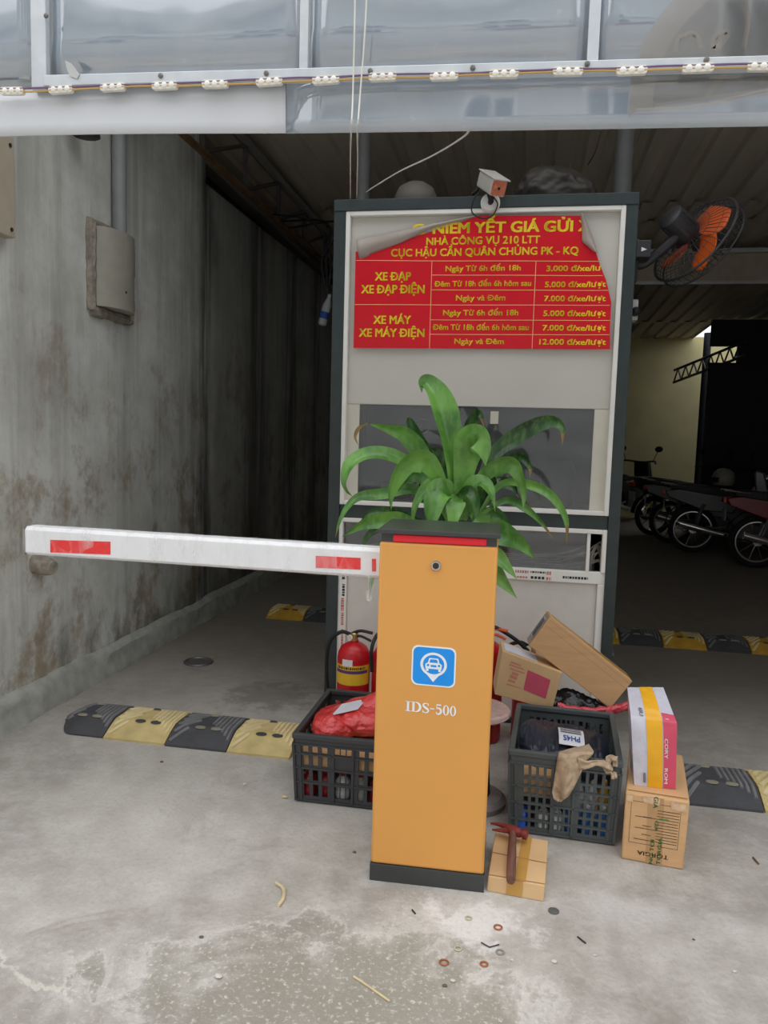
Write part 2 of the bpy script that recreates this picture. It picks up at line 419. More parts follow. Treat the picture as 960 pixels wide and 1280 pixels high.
# ---- facade across the street (behind the camera; seen mirrored in the plastic sheeting)
M_FAC = pm('grey_render', (196, 196, 192), .85, var=.08, scale=1.5)
FY0 = -11.5
w = MB(); w.box(-13, 15, FY0-.4, FY0, 0, 10.2); w.box(-13, 15, FY0, FY0+.3, 7.55, 7.7); w.box(-13, 15, FY0, FY0+.2, 9.9, 10.2)
struct(w.build('wall_opposite', M_FAC, origin=(0, 0, 0)))
M_PANE = pm('dark_window_pane', (60, 66, 74), .1, var=.1); M_FRM = pm('white_window_frame', (236, 236, 236), .5)
M_CORN = pm('moulding_grey', (120, 122, 124), .8)
k = 3
for x in (-8.2, -5.6, -3.2, -.9, 1.3, 3.6, 6.2):
    for z in (6.15, 8.2):
        q = MB(); q.box(x-.42, x+.42, FY0, FY0+.04, z, z+1.05, 0)
        for a, b_, c, d_ in ((x-.5, x-.42, z-.08, z+1.13), (x+.42, x+.5, z-.08, z+1.13), (x-.03, x+.03, z, z+1.05)): q.box(a, b_, FY0, FY0+.08, c, d_, 1)
        q.box(x-.42, x+.42, FY0, FY0+.08, z-.08, z, 1); q.box(x-.42, x+.42, FY0, FY0+.08, z+1.05, z+1.13, 1)
        q.box(x-.7, x+.7, FY0, FY0+.2, z-.26, z-.16, 2)
        struct(q.build('window_%d' % k, [M_PANE, M_FRM, M_CORN])); k += 1
q = MB(); q.box(-1.0, 6.6, FY0, FY0+.35, 5.2, 5.6)
struct(q.build('trim_3', pm('maroon_shop_fascia', (150, 44, 50), .6)))

# ================================================================== booth
BY = 3.5
M_GRN = pm('dark_green_paint', (52, 62, 62), .45, var=.12, scale=20)
M_ALU = pm('white_aluminium', (240, 238, 232), .4, var=.04, spec=.5)
M_PAN = pm('pale_grey_panel', (206, 203, 194), .35, var=.03, scale=3)
M_CRM = pm('cream_board', (214, 210, 196), .6, var=.04)
M_LOW = pm('white_lower_board', (224, 220, 212), .5, var=.04)
M_DRK = pm('dark_booth_interior', (46, 48, 52), .8)
booth = thing('ticket_booth', 'tall dark green and white ticket booth with glass front behind the orange barrier post', 'booth', (-.23, BY, 0))
XL, XR, ZT = -.885, .432, 2.345
def bpart(name, boxes, m, parent=booth, bevel=.003, **k):
    q = MB()
    for c in boxes: q.box(*c)
    return q.build(name, m, parent, bevel=bevel, **k)
bpart('post', [(XL, XL+.055, BY-.03, BY+.06, 0, ZT)], M_GRN)
bpart('post', [(XR-.05, XR, BY-.03, BY+.06, 0, ZT)], M_GRN)
bpart('top_rail', [(XL, XR, BY-.035, BY+.06, 2.295, ZT)], M_GRN)
bpart('middle_rail', [(XL+.055, XR-.05, BY-.02, BY+.05, .905, .975)], M_GRN)
bpart('roof', [(XL, XR, BY+.06, BY+1.2, 2.30, ZT)], M_GRN)
bpart('side_wall', [(XL, XL+.03, BY+.06, BY+1.2, 0, 2.30)], M_GRN)
bpart('side_wall', [(XR-.03, XR, BY+.06, BY+1.2, 0, 2.30)], M_GRN)
bpart('back_wall', [(XL+.03, XR-.03, BY+1.16, BY+1.2, 0, 2.30)], M_DRK)
bpart('desk', [(XL+.03, XR-.03, BY+.25, BY+.75, .93, .965)], M_DRK)
a, b_, c, d_ = XL+.055, XR-.05, .975, 2.295
bpart('window_frame', [(a, a+.02, BY-.03, BY+.02, c, d_), (b_-.02, b_, BY-.03, BY+.02, c, d_), (a+.02, b_-.02, BY-.03, BY+.02, d_-.02, d_), (a+.02, b_-.02, BY-.03, BY+.02, c, c+.02)], M_ALU)
bpart('upper_panel', [(a+.02, b_-.02, BY, BY+.015, 1.44, d_-.02)], M_PAN)
bpart('inner_board', [(a+.02, -.752, BY+.002, BY+.016, c+.02, 1.44)], M_CRM, bevel=.001)
bpart('inner_board', [(.30, b_-.02, BY+.002, BY+.016, c+.02, 1.44)], M_CRM, bevel=.001)
def glassmat(name, tint, fac):
    m = bpy.data.materials.new(name); m.use_nodes = True; n = m.node_tree.nodes; L = m.node_tree.links; n.clear()
    o = n.new('ShaderNodeOutputMaterial'); t = n.new('ShaderNodeBsdfTransparent'); t.inputs[0].default_value = (*tint, 1)
    gl = n.new('ShaderNodeBsdfGlossy'); gl.inputs['Roughness'].default_value = .03; fr = n.new('ShaderNodeFresnel'); fr.inputs[0].default_value = fac
    nz = n.new('ShaderNodeTexNoise'); nz.inputs['Scale'].default_value = 3; df = n.new('ShaderNodeBsdfDiffuse'); df.inputs[0].default_value = (.6, .62, .65, 1)
    mr = n.new('ShaderNodeMapRange'); mr.inputs[1].default_value = .3; mr.inputs[2].default_value = .8; mr.inputs[3].default_value = .05; mr.inputs[4].default_value = .16
    mx = n.new('ShaderNodeMixShader'); m2 = n.new('ShaderNodeMixShader')
    L.new(nz.outputs[0], mr.inputs[0]); L.new(mr.outputs[0], m2.inputs[0]); L.new(t.outputs[0], m2.inputs[1]); L.new(df.outputs[0], m2.inputs[2])
    L.new(fr.outputs[0], mx.inputs[0]); L.new(m2.outputs[0], mx.inputs[1]); L.new(gl.outputs[0], mx.inputs[2]); L.new(mx.outputs[0], o.inputs[0]); return m
M_GLS = glassmat('dusty_booth_glass', (.8, .82, .84), 1.7)
bpart('glass_pane', [(-.752, .30, BY+.006, BY+.012, c+.02, 1.44)], M_GLS, bevel=0)
# lower light
bpart('lower_frame', [(-.832, -.812, BY-.025, BY+.02, .72, .913), (.362, .382, BY-.025, BY+.02, .72, .913), (-.812, .362, BY-.025, BY+.02, .893, .913), (.297, .312, BY-.02, BY+.02, .72, .893)], M_ALU)
bpart('lower_glass', [(-.812, .297, BY+.004, BY+.01, .70, .893)], M_GLS, bevel=0)
bpart('lower_board', [(-.79, .352, BY, BY+.02, .02, .67)], M_LOW)
trim = bpart('board_trim', [(-.832, .392, BY-.018, BY+.014, .668, .722), (-.832, -.79, BY-.018, BY+.014, .02, .668), (.352, .392, BY-.018, BY+.014, .02, .668)], M_ALU)
bpart('sill', [(-.832, .392, BY-.03, BY+.02, 0, .02)], M_GRN)
bpart('sill', [(XL, XL+.053, BY-.031, BY-.029, 0, .001)], M_GRN, bevel=0) if False else None
# printed marks on the protective film of the trim
M_INK = pm('black_print', (50, 48, 48), .6); M_RINK = pm('red_print', (205, 120, 112), .6)
q = MB(); fn = lambda u, v: (u, BY-.0188, v); rr = random.Random(3)
def bars(mb, f, u0, u1, v, h, mi, r_, wl=(.004, .012)):
    u = u0
    while u < u1:
        w_ = r_.uniform(*wl); mb.add([f(u, v), f(min(u+w_, u1), v), f(min(u+w_, u1), v+h), f(u, v+h)], [(0, 1, 2, 3)], mi); u += w_+.003
bars(q, fn, -.01, .05, .700, .012, 1, rr); bars(q, fn, .058, .126, .703, .008, 0, rr); bars(q, fn, .13, .148, .698, .015, 1, rr)
bars(q, fn, -.01, .045, .677, .008, 1, rr)
for i in range(4): q.add([fn(.06+i*.016, .676), fn(.072+i*.016, .676), fn(.072+i*.016, .688), fn(.06+i*.016, .688)], [(0, 1, 2, 3)], 0)
bars(q, fn, .128, .15, .675, .012, 1, rr); bars(q, fn, .2, .31, .686, .011, 0, rr)
vf = lambda u, v: (-.822+v, BY-.0188, u)
bars(q, vf, .54, .60, .012, .012, 0, rr); bars(q, vf, .47, .53, .008, .014, 1, rr); bars(q, vf, .40, .46, .01, .012, 1, rr); bars(q, vf, .28, .38, .012, .01, 1, rr)
bars(q, vf, .62, .655, .01, .014, 0, rr)
q.build('film_print', [M_INK, M_RINK], trim, normals=False)

# things seen behind the glass
mon = thing('monitor', 'dark computer monitor seen from behind through the booth glass', 'monitor', (-.53, BY+.42, .965))
M_MON = pm('black_monitor_plastic', (52, 54, 58), .45)
q = MB(); q.box(-.80, -.24, BY+.36, BY+.40, 1.06, 1.45); q.build('screen_housing', M_MON, mon, bevel=.008)
q = MB(); q.box(-.56, -.48, BY+.40, BY+.44, .985, 1.2); q.build('stand', M_MON, mon, bevel=.004)
q = MB(); q.box(-.64, -.40, BY+.34, BY+.52, .965, .985); q.build('foot', M_MON, mon, bevel=.004)
c0 = P(528, 533, Y=BY+.36); q = MB()
q.torus(.036, .003, rotm((0, -1, 0), loc=(c0.x, BY+.358, c0.z)), 36, 6)
put_text(q, 'DELL', lambda u, v: (c0.x+u, BY+.3585, c0.z+v), 0, 0, .02, .02, width=.05)
q.build('badge', pm('silver_badge', (235, 236, 238), .4), mon, normals=False)
q = MB(); rr = random.Random(5)
for i in range(9):
    x0 = .32+.004*i; z0 = .72+.0*i; h = rr.uniform(.06, .15)
    q.tube(CR([(x0-.0, BY+.07+.01*i, .70), (x0-.01+rr.uniform(-.02, .02), BY+.08, .70+h*.7), (x0+.03, BY+.09, .70+h), (.37, BY+.12, .70+h*.6)], 5), .0035, 6)
for i in range(5):
    z0 = .735+.012*i
    q.tube(CR([(-.25, BY+.09, z0-.01), (0, BY+.08+.01*i, z0-.012*i*.4), (.18, BY+.07, z0), (.30, BY+.08, z0+.05*rr.random())], 6), .0035, 6)
tag(q.build('cable_bundle', pm('grey_cable', (206, 202, 194), .5), smooth=True), 'loose white and grey cables heaped behind the low glass of the booth', 'cables')
q = MB(); q.box(-.79, .29, BY+.12, BY+.2, .5, .725); 
tag(q.build('shelf_board', pm('grey_shelf', (120, 118, 112), .6), bevel=.004), 'grey shelf board under the cables inside the booth', 'shelf')
q = MB(); q.lathe([(.07, 0), (.085, .02), (.09, .18), (.07, .23), (.05, .24)], 20, Matrix.Translation((.18, BY+.45, .965)))
tag(q.build('waste_bin', pm('pale_grey_plastic', (150, 150, 150), .5), smooth=True), 'pale rounded plastic tub on the desk behind the booth glass', 'tub')
s0 = P(618, 522, Y=BY+.005); q = MB(); q.box(s0.x-.018, s0.x+.018, BY+.003, BY+.006, s0.z-.028, s0.z+.028)
tag(q.build('paper_sticker', pm('cream_paper', (205, 200, 185), .8)), 'small cream paper sticker on the booth glass above the plant', 'sticker')

# ---- price banner
BNY = BY-.012
M_RED = pm('red_vinyl', (222, 22, 40), .3, var=.04, spec=.4); M_YEL = pm('yellow_lettering', (250, 222, 40), .4, var=.02); M_BACK = pm('grey_vinyl_back', (176, 164, 156), .6, var=.12, scale=8)
def bpt(px, py): v = P(px, py, Y=BNY); return (v.x, v.z)
def wav(x, z):
    e = max(0, (x-.20)/.16); return BNY - .004 - .018*e*e*(.6+.4*math.sin(z*26)) - .0025*math.sin(x*9+z*4)
ban = thing('price_banner', 'red parking price banner with yellow lettering and curled corners on the booth', 'banner', (-.22, BNY, 1.69))
edge = [bpt(x, y) for x, y in ((442, 435), (762, 437), (762, 410), (764, 378), (757, 350), (750, 332), (744, 312), (728, 270), (600, 270), (470, 312), (445, 315))]
bm = bmesh.new(); vs = [bm.verts.new((x, 0, z)) for x, z in edge]; bm.faces.new(vs)
for k in range(1, 40):
    bmesh.ops.bisect_plane(bm, geom=bm.verts[:]+bm.edges[:]+bm.faces[:], plane_co=(-.8+k*.03, 0, 0), plane_no=(1, 0, 0))
for k in range(1, 22):
    bmesh.ops.bisect_plane(bm, geom=bm.verts[:]+bm.edges[:]+bm.faces[:], plane_co=(0, 0, 1.69+k*.027), plane_no=(0, 0, 1))
bm.verts.index_update(); q = MB(); q.add([(v.co.x, wav(v.co.x, v.co.z), v.co.z) for v in bm.verts], [tuple(v.index for v in f.verts) for f in bm.faces]); bm.free()
q.build('sheet', M_RED, ban, solid=.0012)
def btext(s, x0, x1, y, hpx, bold=.012, trim_right=False):
    """text between photo columns x0..x1 on row y"""
    u0, v = bpt(x0, y); u1, _ = bpt(x1, y+ (x1-x0)*.0); _, v1 = bpt(x1, y); 
    hgt = abs(bpt(x0, y)[1]-bpt(x0, y+hpx)[1])
    slope = -.01
    vs, fs = text_mesh(s, 1, bold)
    w_ = max(x for x, _ in vs)-min(x for x, _ in vs); kx = (u1-u0)/w_; ky = hgt/.73
    cx = (max(x for x, _ in vs)+min(x for x, _ in vs))/2
    pts = []
    for x, y_ in vs:
        uu = (u0+u1)/2+(x-cx)*kx; vv = v+y_*ky
        pts.append((uu, vv))
    bm = bmesh.new(); bv = [bm.verts.new((p[0], 0, p[1])) for p in pts]
    for f in fs:
        try: bm.faces.new([bv[i] for i in f])
        except ValueError: pass
    for i in range(1, 7):   # clip to the torn right edge
        (ax, az), (bx, bz) = edge[i], edge[i+1]
        zm = v
        if min(az, bz)-.001 <= zm <= max(az, bz)+.001:
            xe = ax+(bx-ax)*(zm-az)/(bz-az) if abs(bz-az) > 1e-6 else ax
            bmesh.ops.bisect_plane(bm, geom=bm.verts[:]+bm.edges[:]+bm.faces[:], plane_co=(xe-.002, 0, 0), plane_no=(1, 0, 0), clear_outer=True); break
    bm.verts.index_update()
    tq = MB(); tq.add([(p.co.x, wav(p.co.x, p.co.z)-.0018, p.co.z) for p in bm.verts], [tuple(p.index for p in f.verts) for f in bm.faces]); bm.free()
    tq.build('text_line', M_YEL, ban, normals=False)
btext('G', 515, 531, 287, 13.5, .036); btext('NIÊM YẾT GIÁ GỬI XE', 541, 750, 286, 13.5, .036)
btext('NHÀ CÔNG VỤ 210 LTT', 533, 675, 302, 9.5, .028); btext('CỤC HẬU CẦN QUÂN CHỦNG PK - KQ', 489, 723, 316.5, 9.5, .028)
btext('XE ĐẠP', 469, 514, 346, 10.5, .03); btext('XE ĐẠP ĐIỆN', 452, 531, 362, 10.5, .03)
btext('XE MÁY', 467, 514, 400, 10.5, .03); btext('XE MÁY ĐIỆN', 449, 531, 416, 10.5, .03)
rows = [('Ngày Từ 6h đến 18h', 557, 651, 336, '3.000 đ/xe/lượt', 683), ('Đêm Từ 18h đến 6h hôm sau', 543, 664, 355, '5.000 đ/xe/lượt', 681), ('Ngày và Đêm', 570, 632, 372.5, '7.000 đ/xe/lượt', 680),
        ('Ngày Từ 6h đến 18h', 554, 648, 391, '5.000 đ/xe/lượt', 679), ('Đêm Từ 18h đến 6h hôm sau', 541, 661, 409, '7.000 đ/xe/lượt', 678), ('Ngày và Đêm', 568, 630, 426.5, '12.000 đ/xe/lượt', 674)]
for s, a, b_, y, p_, c in rows:
    btext(s, a, b_, y, 7, .024); btext(p_, c, 757 if y != 336 else 763, y+ (1 if y > 340 else 0), 7, .024)
lq = MB()
def bline(x0, y0, x1, y1, t=1.1):
    (ax, az), (bx, bz) = bpt(x0, y0), bpt(x1, y1); d = Vector((bx-ax, bz-az)); L = d.length; d /= L; n = Vector((-d.y, d.x))*t*.0012
    N = 16
    for i in range(N):
        a = Vector((ax, az))+d*L*i/N; e = Vector((ax, az))+d*L*(i+1)/N
        pp = [a-n, e-n, e+n, a+n]; lq.add([(p.x, wav(p.x, p.y)-.0016, p.y) for p in pp], [(0, 1, 2, 3)])
bline(446, 326, 749, 327); bline(444, 381, 762, 382); bline(540, 344, 753, 345); bline(539, 362.5, 760, 363.5); bline(538, 400, 763, 401); bline(537, 418, 761, 419)
bline(540, 327, 537, 436); bline(670, 327, 665, 436)
lq.build('table_lines', pm('pale_orange_line', (250, 190, 130), .5), ban, normals=False)
# curled corners showing the grey back
q = MB()
ctr = [(446, 300, 325), (466, 296, 317), (500, 289, 305), (540, 281, 286), (572, 274, 277.5), (600, 269.5, 270)]
def fold(u, v):
    k = u*(len(ctr)-1); i = min(len(ctr)-2, int(k)); f = k-i
    x = ctr[i][0]+(ctr[i+1][0]-ctr[i][0])*f; t = ctr[i][1]+(ctr[i+1][1]-ctr[i][1])*f; b = ctr[i][2]+(ctr[i+1][2]-ctr[i][2])*f
    p = P(x+ (4*v if u < .15 else 0), t+(b-t)*v, Y=BNY); bulge = math.sin(math.pi*min(1, v*1.02))
    return (p.x, BNY-.008-.022*bulge*(1-u*.8), p.z)
q.grid(fold, 24, 8); q.build('curled_corner', M_BACK, ban, smooth='all', solid=.001); q = MB()
def fold2(u, v):
    L_ = (727+20*u, 268+52*u); R_ = (736+13*u, 268+54*u)
    x = L_[0]+(R_[0]-L_[0])*v; y = L_[1]+(R_[1]-L_[1])*v
    L_ = [(725, 269), (727, 285), (727, 303), (742, 316)]; R_ = [(728, 269), (735, 285), (742, 303), (747, 320)]
    k = u*3; i = min(2, int(k)); f = k-i
    l = [L_[i][j]+(L_[i+1][j]-L_[i][j])*f for j in (0, 1)]; r = [R_[i][j]+(R_[i+1][j]-R_[i][j])*f for j in (0, 1)]
    p = P(l[0]+(r[0]-l[0])*v, l[1]+(r[1]-l[1])*v, Y=BNY)
    return (p.x, BNY-.014-.02*math.sin(math.pi*v*.9), p.z)
q.grid(fold2, 16, 8)
q.build('curled_corner', M_BACK, ban, smooth='all', solid=.001)

# ================================================================== barrier gate post
M_ORG = pm('orange_powder_coat', (226, 162, 84), .38, var=.02, scale=3, spec=.5)
M_CHAR = pm('charcoal_steel', (72, 74, 74), .35, .3, var=.06, scale=6)
M_WHT = pm('white_boom_paint', (232, 233, 234), .35, var=.03)
BX, BYF = -.22, 2.108
bar = thing('barrier_gate', 'orange parking barrier post with dark lid and short white boom, standing in the middle', 'barrier', (BX, BYF, 0))
x0, x1 = BX-.165, BX+.165
q = MB(); q.box(x0, x1, BYF, BYF+.25, .052, 1.003); q.build('cabinet', M_ORG, bar, bevel=.008, seg=3, smooth=40)
q = MB(); q.box(x0-.002, x1+.002, BYF-.002, BYF+.252, 0, .052); q.build('plinth', M_CHAR, bar, bevel=.002)
q = MB(); q.box(x0+.004, x1-.004, BYF+.006, BYF+.244, 1.003, 1.028); q.build('neck', M_CHAR, bar)
q = MB(); q.box(x0+.038, x1-.032, BYF-.001, BYF+.01, 1.0045, 1.026); q.build('light_strip', pm('red_light_strip', (238, 30, 48), .3, var=.02, spec=.6), bar, bevel=.003)
q = MB(); q.box(x0-.003, x1+.005, BYF-.012, BYF+.262, 1.0275, 1.041); q.build('lid', M_CHAR, bar, bevel=.002)
lc = P(545, 707, Y=BYF)
q = MB(); q.lathe([(.0145, 0), (.0145, .004), (.012, .007), (.0095, .007), (.0095, .005)], 24, rotm((0, -1, 0), loc=(lc.x, BYF, lc.z)))
lk = q.build('lock', pm('chrome', (205, 205, 205), .2, .9, var=.03), bar, smooth=30)
q = MB(); q.lathe([(.009, .004), (.009, .0062)], 20, rotm((0, -1, 0), loc=(lc.x, BYF, lc.z))); q.box(lc.x-.0012, lc.x+.0012, BYF-.0068, BYF-.006, lc.z-.005, lc.z+.005)
q.build('keyhole', pm('dark_lock_core', (70, 66, 60), .4, .5), lk)
# emblem
ec = P(542, 833, Y=BYF); eu = .0625
ef = lambda off: (lambda u, v: (ec.x + u*eu, BYF-off, ec.z + (v - u*.02)*eu*.92))
def rrect(w, h, r, n=8):
    o = []
    for cx, cy, a0 in ((w-r, -h+r, -90), (w-r, h-r, 0), (-w+r, h-r, 90), (-w+r, -h+r, 180)):
        for i in range(n+1):
            a = math.radians(a0+90*i/n); o.append((cx+r*math.cos(a), cy+r*math.sin(a)))
    return o
def flat(mb, poly, fn, mi=0): mb.add([fn(u, v) for u, v in poly], [tuple(range(len(poly)))], mi)
M_EMW = pm('white_decal', (240, 244, 246), .4, var=.01); M_EMB = pm('blue_decal', (28, 150, 240), .4, var=.02)
q = MB(); q.prism(rrect(1, 1, .3), lambda u, v, d: (ec.x+u*eu, BYF-d, ec.z+(v-u*.02)*eu*.92), 0, .0012)
em = q.build('emblem', M_EMW, bar)
q = MB(); flat(q, rrect(.93, .93, .27), ef(.0016), 0)
pin = []
for i in range(41):
    a = math.radians(-60+300*i/40); pin.append((.6*math.cos(a), .12+.6*math.sin(a)))
pin = [(.6*math.cos(math.radians(a)), .1+.6*math.sin(math.radians(a))) for a in range(-65, 246, 6)] + [(0, -.78)]
flat(q, pin, ef(.002), 1)
flat(q, [(.48*math.cos(math.radians(a)), .1+.48*math.sin(math.radians(a))) for a in range(0, 360, 8)], ef(.0024), 0)
# little car inside the pin
flat(q, [(-.36, -.12), (.36, -.12), (.38, .1), (.26, .2), (.2, .42), (-.2, .42), (-.26, .2), (-.38, .1)], ef(.0028), 1)
flat(q, [(-.19, .2), (.19, .2), (.15, .36), (-.15, .36)], ef(.0032), 0)
flat(q, [(-.34, -.24), (-.22, -.24), (-.22, -.1), (-.34, -.1)], ef(.0028), 1); flat(q, [(.22, -.24), (.34, -.24), (.34, -.1), (.22, -.1)], ef(.0028), 1)
for sx_ in (-1, 1): flat(q, [(sx_*.25+.06*math.cos(t*.785), .06+.06*math.sin(t*.785)) for t in range(8)], ef(.0032), 0)
flat(q, [(-.13, -.02), (.13, -.02), (.13, .08), (-.13, .08)], ef(.0032), 0)
q.build('emblem_symbol', [M_EMB, M_EMW], em, normals=False)
# serif lettering IDS-500 drawn as broad-nib strokes
q = MB(); tc_ = P(538, 885.5, Y=BYF); th = .030
def tf(u, v): return (tc_.x+u*th, BYF-.0012, tc_.z+(v-u*.035)*th)
def quad(a, b_, c, d_): q.add([tf(*a), tf(*b_), tf(*c), tf(*d_)], [(0, 1, 2, 3)])
def rect(u0, u1, v0, v1): quad((u0, v0), (u1, v0), (u1, v1), (u0, v1))
def stroke(pts, ws):
    pts = [Vector((*p, 0)) for p in pts]; N = len(pts); L_ = []; R_ = []
    for i, p in enumerate(pts):
        t = (pts[min(i+1, N-1)]-pts[max(0, i-1)]).normalized(); n_ = Vector((-t.y, t.x, 0)); L_.append(p+n_*ws[i]/2); R_.append(p-n_*ws[i]/2)
    for i in range(N-1): quad(L_[i][:2], R_[i][:2], R_[i+1][:2], L_[i+1][:2])
def ring(cx, rx, ry, thick, thin):
    for i in range(28):
        a, b_ = 2*math.pi*i/28, 2*math.pi*(i+1)/28
        f_ = lambda t: ((cx+rx*math.cos(t), ry*math.sin(t)), (cx+(rx-thick)*math.cos(t), (ry-thin)*math.sin(t)))
        o1, i1 = f_(a); o2, i2 = f_(b_); quad(o1, o2, i2, i1)
H2 = .5
rect(-2.24, -2.02, -H2, H2); rect(-2.36, -1.9, -H2, -H2+.08); rect(-2.36, -1.9, H2-.08, H2)              # I
rect(-1.72, -1.5, -H2, H2); rect(-1.84, -1.4, -H2, -H2+.08); rect(-1.84, -1.4, H2-.08, H2)              # D
N = 16; pts = [(-1.42+.45*math.sin(math.pi*i/N), .46*math.cos(math.pi*i/N)) for i in range(N+1)]
stroke(pts, [.08+.16*math.sin(math.pi*i/N) for i in range(N+1)])
S = CR([(-.20, .28, 0), (-.30, .43, 0), (-.48, .46, 0), (-.66, .36, 0), (-.64, .16, 0), (-.44, .02, 0), (-.24, -.12, 0), (-.20, -.30, 0), (-.36, -.45, 0), (-.56, -.44, 0), (-.72, -.26, 0)], 4)
stroke([(p.x, p.y) for p in S], [.07+.16*math.exp(-((i/(len(S)-1)-.5)/.22)**2) for i in range(len(S))]); rect(-.24, -.17, .2, .48); rect(-.75, -.68, -.48, -.2)
rect(-.02, .38, -.05, .05)
rect(.56, 1.0, .36, .5); rect(.56, .63, .0, .42)                                                      # 5
S = CR([(.58, .03, 0), (.74, .12, 0), (.92, .06, 0), (1.02, -.14, 0), (.94, -.36, 0), (.74, -.46, 0), (.56, -.38, 0)], 4)
stroke([(p.x, p.y) for p in S], [.07+.15*math.sin(math.pi*i/(len(S)-1)) for i in range(len(S))]); quad((.5, -.34), (.6, -.44), (.68, -.36), (.58, -.24))
ring(1.48, .3, .5, .17, .07); ring(2.14, .3, .5, .17, .07)
q.build('lettering', M_EMW, bar, normals=False)
# boom arm
bz = lambda x, t: .988 - (x+1.505)*.012 + t     # top edge, nearly level
bx0, bx1, by0, by1 = -1.505, BX-.165, BYF+.055, BYF+.12
sec = [(0, -.080), (0, -.010), (.010, 0), (.055, 0), (.065, -.010), (.065, -.080), (.055, -.088), (.010, -.088)]
q = MB(); vs = []
for x in (bx0, bx1): vs += [(x, by0+d_, bz(x, z)) for d_, z in sec]
q.add(vs, [tuple(range(8)), tuple(range(15, 7, -1))]+[(i, (i+1) % 8, 8+(i+1) % 8, 8+i) for i in range(8)])
arm = q.build('boom_arm', M_WHT, bar, bevel=.002)
M_STK = pm('red_reflective_tape', (232, 58, 56), .35, var=.06, scale=60)
def bpx(px, py): p = P(px, py, Y=by0-.001); return p
for pts in (((72, 673), (145, 675.5), (145, 691.5), (72, 688.5)), ((396.5, 694), (452, 697), (452, 711.5), (396.5, 709)), ((466, 698), (471, 698.3), (471, 714), (466, 713.6))):
    q = MB(); c_ = [P(x, y, Y=by0) for x, y in pts]
    q.add([(p.x, by0-.0012, p.z) for p in c_]+[(p.x, by0-.0002, p.z) for p in c_], [(0, 1, 2, 3), (7, 6, 5, 4), (0, 4, 5, 1), (1, 5, 6, 2), (2, 6, 7, 3), (3, 7, 4, 0)])
    q.build('reflective_strip', M_STK, arm)
q = MB(); q.box(bx0-.004, bx0, by0-.001, by0+.066, bz(bx0, -.088), bz(bx0, .001)); q.build('end_cap', pm('grey_end_cap', (120, 118, 116), .5), arm)
# crinkled clear film wound round the arm
M_FILM = bpy.data.materials.new('clear_stretch_film'); M_FILM.use_nodes = True
_n = M_FILM.node_tree.nodes; _L = M_FILM.node_tree.links; _n.clear(); _o = _n.new('ShaderNodeOutputMaterial'); _t = _n.new('ShaderNodeBsdfTransparent')
_g = _n.new('ShaderNodeBsdfPrincipled'); _g.inputs['Base Color'].default_value = (.9, .9, .92, 1); _g.inputs['Roughness'].default_value = .2
_m = _n.new('ShaderNodeMixShader'); _w = _n.new('ShaderNodeTexNoise'); _w.inputs['Scale'].default_value = 22; _w.inputs['Detail'].default_value = 6
_mp = _n.new('ShaderNodeMapping'); _mp.inputs['Scale'].default_value = (1, 1, .3); _mp.inputs['Rotation'].default_value = (0, .9, 0); _tc = _n.new('ShaderNodeTexCoord')
_r = _n.new('ShaderNodeMapRange'); _r.inputs[1].default_value = .45; _r.inputs[2].default_value = .72; _r.inputs[3].default_value = .02; _r.inputs[4].default_value = .4
_b = _n.new('ShaderNodeBump'); _b.inputs['Strength'].default_value = .6; _b.inputs['Distance'].default_value = .01
_L.new(_tc.outputs['Object'], _mp.inputs[0]); _L.new(_mp.outputs[0], _w.inputs['Vector']); _L.new(_w.outputs[0], _r.inputs[0]); _L.new(_w.outputs[0], _b.inputs['Height']); _L.new(_b.outputs[0], _g.inputs['Normal'])
_L.new(_r.outputs[0], _m.inputs[0]); _L.new(_t.outputs[0], _m.inputs[1]); _L.new(_g.outputs[0], _m.inputs[2]); _L.new(_m.outputs[0], _o.inputs[0])
def film(u, v):
    x = bx0-.006 + (bx1-bx0+.004)*u; a = v*8; i = int(a) % 8; f = a-int(a); A = sec[i]; B = sec[(i+1) % 8]
    y = A[0]+(B[0]-A[0])*f-.0325; z = A[1]+(B[1]-A[1])*f+.044
    near = max(0, 1-abs(x-(bx1-.03))/.03)
    k = 1.04 + .03*noise.noise(Vector((x*25, v*9, 1))) + near*(.10+.22*noise.noise(Vector((x*70, v*14, 5))))
    return (x, by0+.0325+y*k, bz(x, -.044)+z*k)
q = MB(); q.grid(film, 170, 32); q.build('stretch_film', M_FILM, arm, smooth='all', normals=False)
q = MB()
q.tube(CR([(bx1-.03, by0-.008, bz(bx1, -.08)), (bx1-.026, by0-.016, bz(bx1, -.11)), (bx1-.034, by0-.012, bz(bx1, -.135)), (bx1-.03, by0-.01, bz(bx1, -.155))], 5), [.012]+[.009]*14+[.002], 8)
q.build('film_tail', M_FILM, arm, smooth='all')
bar.rotation_euler.z = math.radians(1.7)

# ================================================================== potted plant
PY = 2.68
M_LEAF = NG('glossy_leaf'); _n1 = M_LEAF.noise(7, 4); _n2 = M_LEAF.noise(60, 3, .5, M_LEAF.map((1, 1, .3)))
_c = M_LEAF.mix(M_LEAF.ramp(_n1, .3, .7), (58, 110, 44), (114, 170, 74)); _c = M_LEAF.mix(M_LEAF.ramp(_n2, .4, .7, 0, .25), _c, (150, 190, 110))
M_LEAF = M_LEAF.out(_c, .28, _n2, .15, .004, .55)
def leafmat(nm, a, b_):
    G = NG(nm); m1 = G.noise(9, 4); m2 = G.noise(60, 3, .5, G.map((1, 1, .3))); c = G.mix(G.ramp(m1, .3, .7), a, b_); c = G.mix(G.ramp(m2, .4, .7, 0, .2), c, (150, 190, 110)); return G.out(c, .26, m2, .15, .004, .55)
M_LEAF2 = leafmat('pale_glossy_leaf', (84, 136, 56), (132, 178, 96)); M_LEAF3 = leafmat('deep_green_leaf', (24, 58, 26), (54, 100, 44))
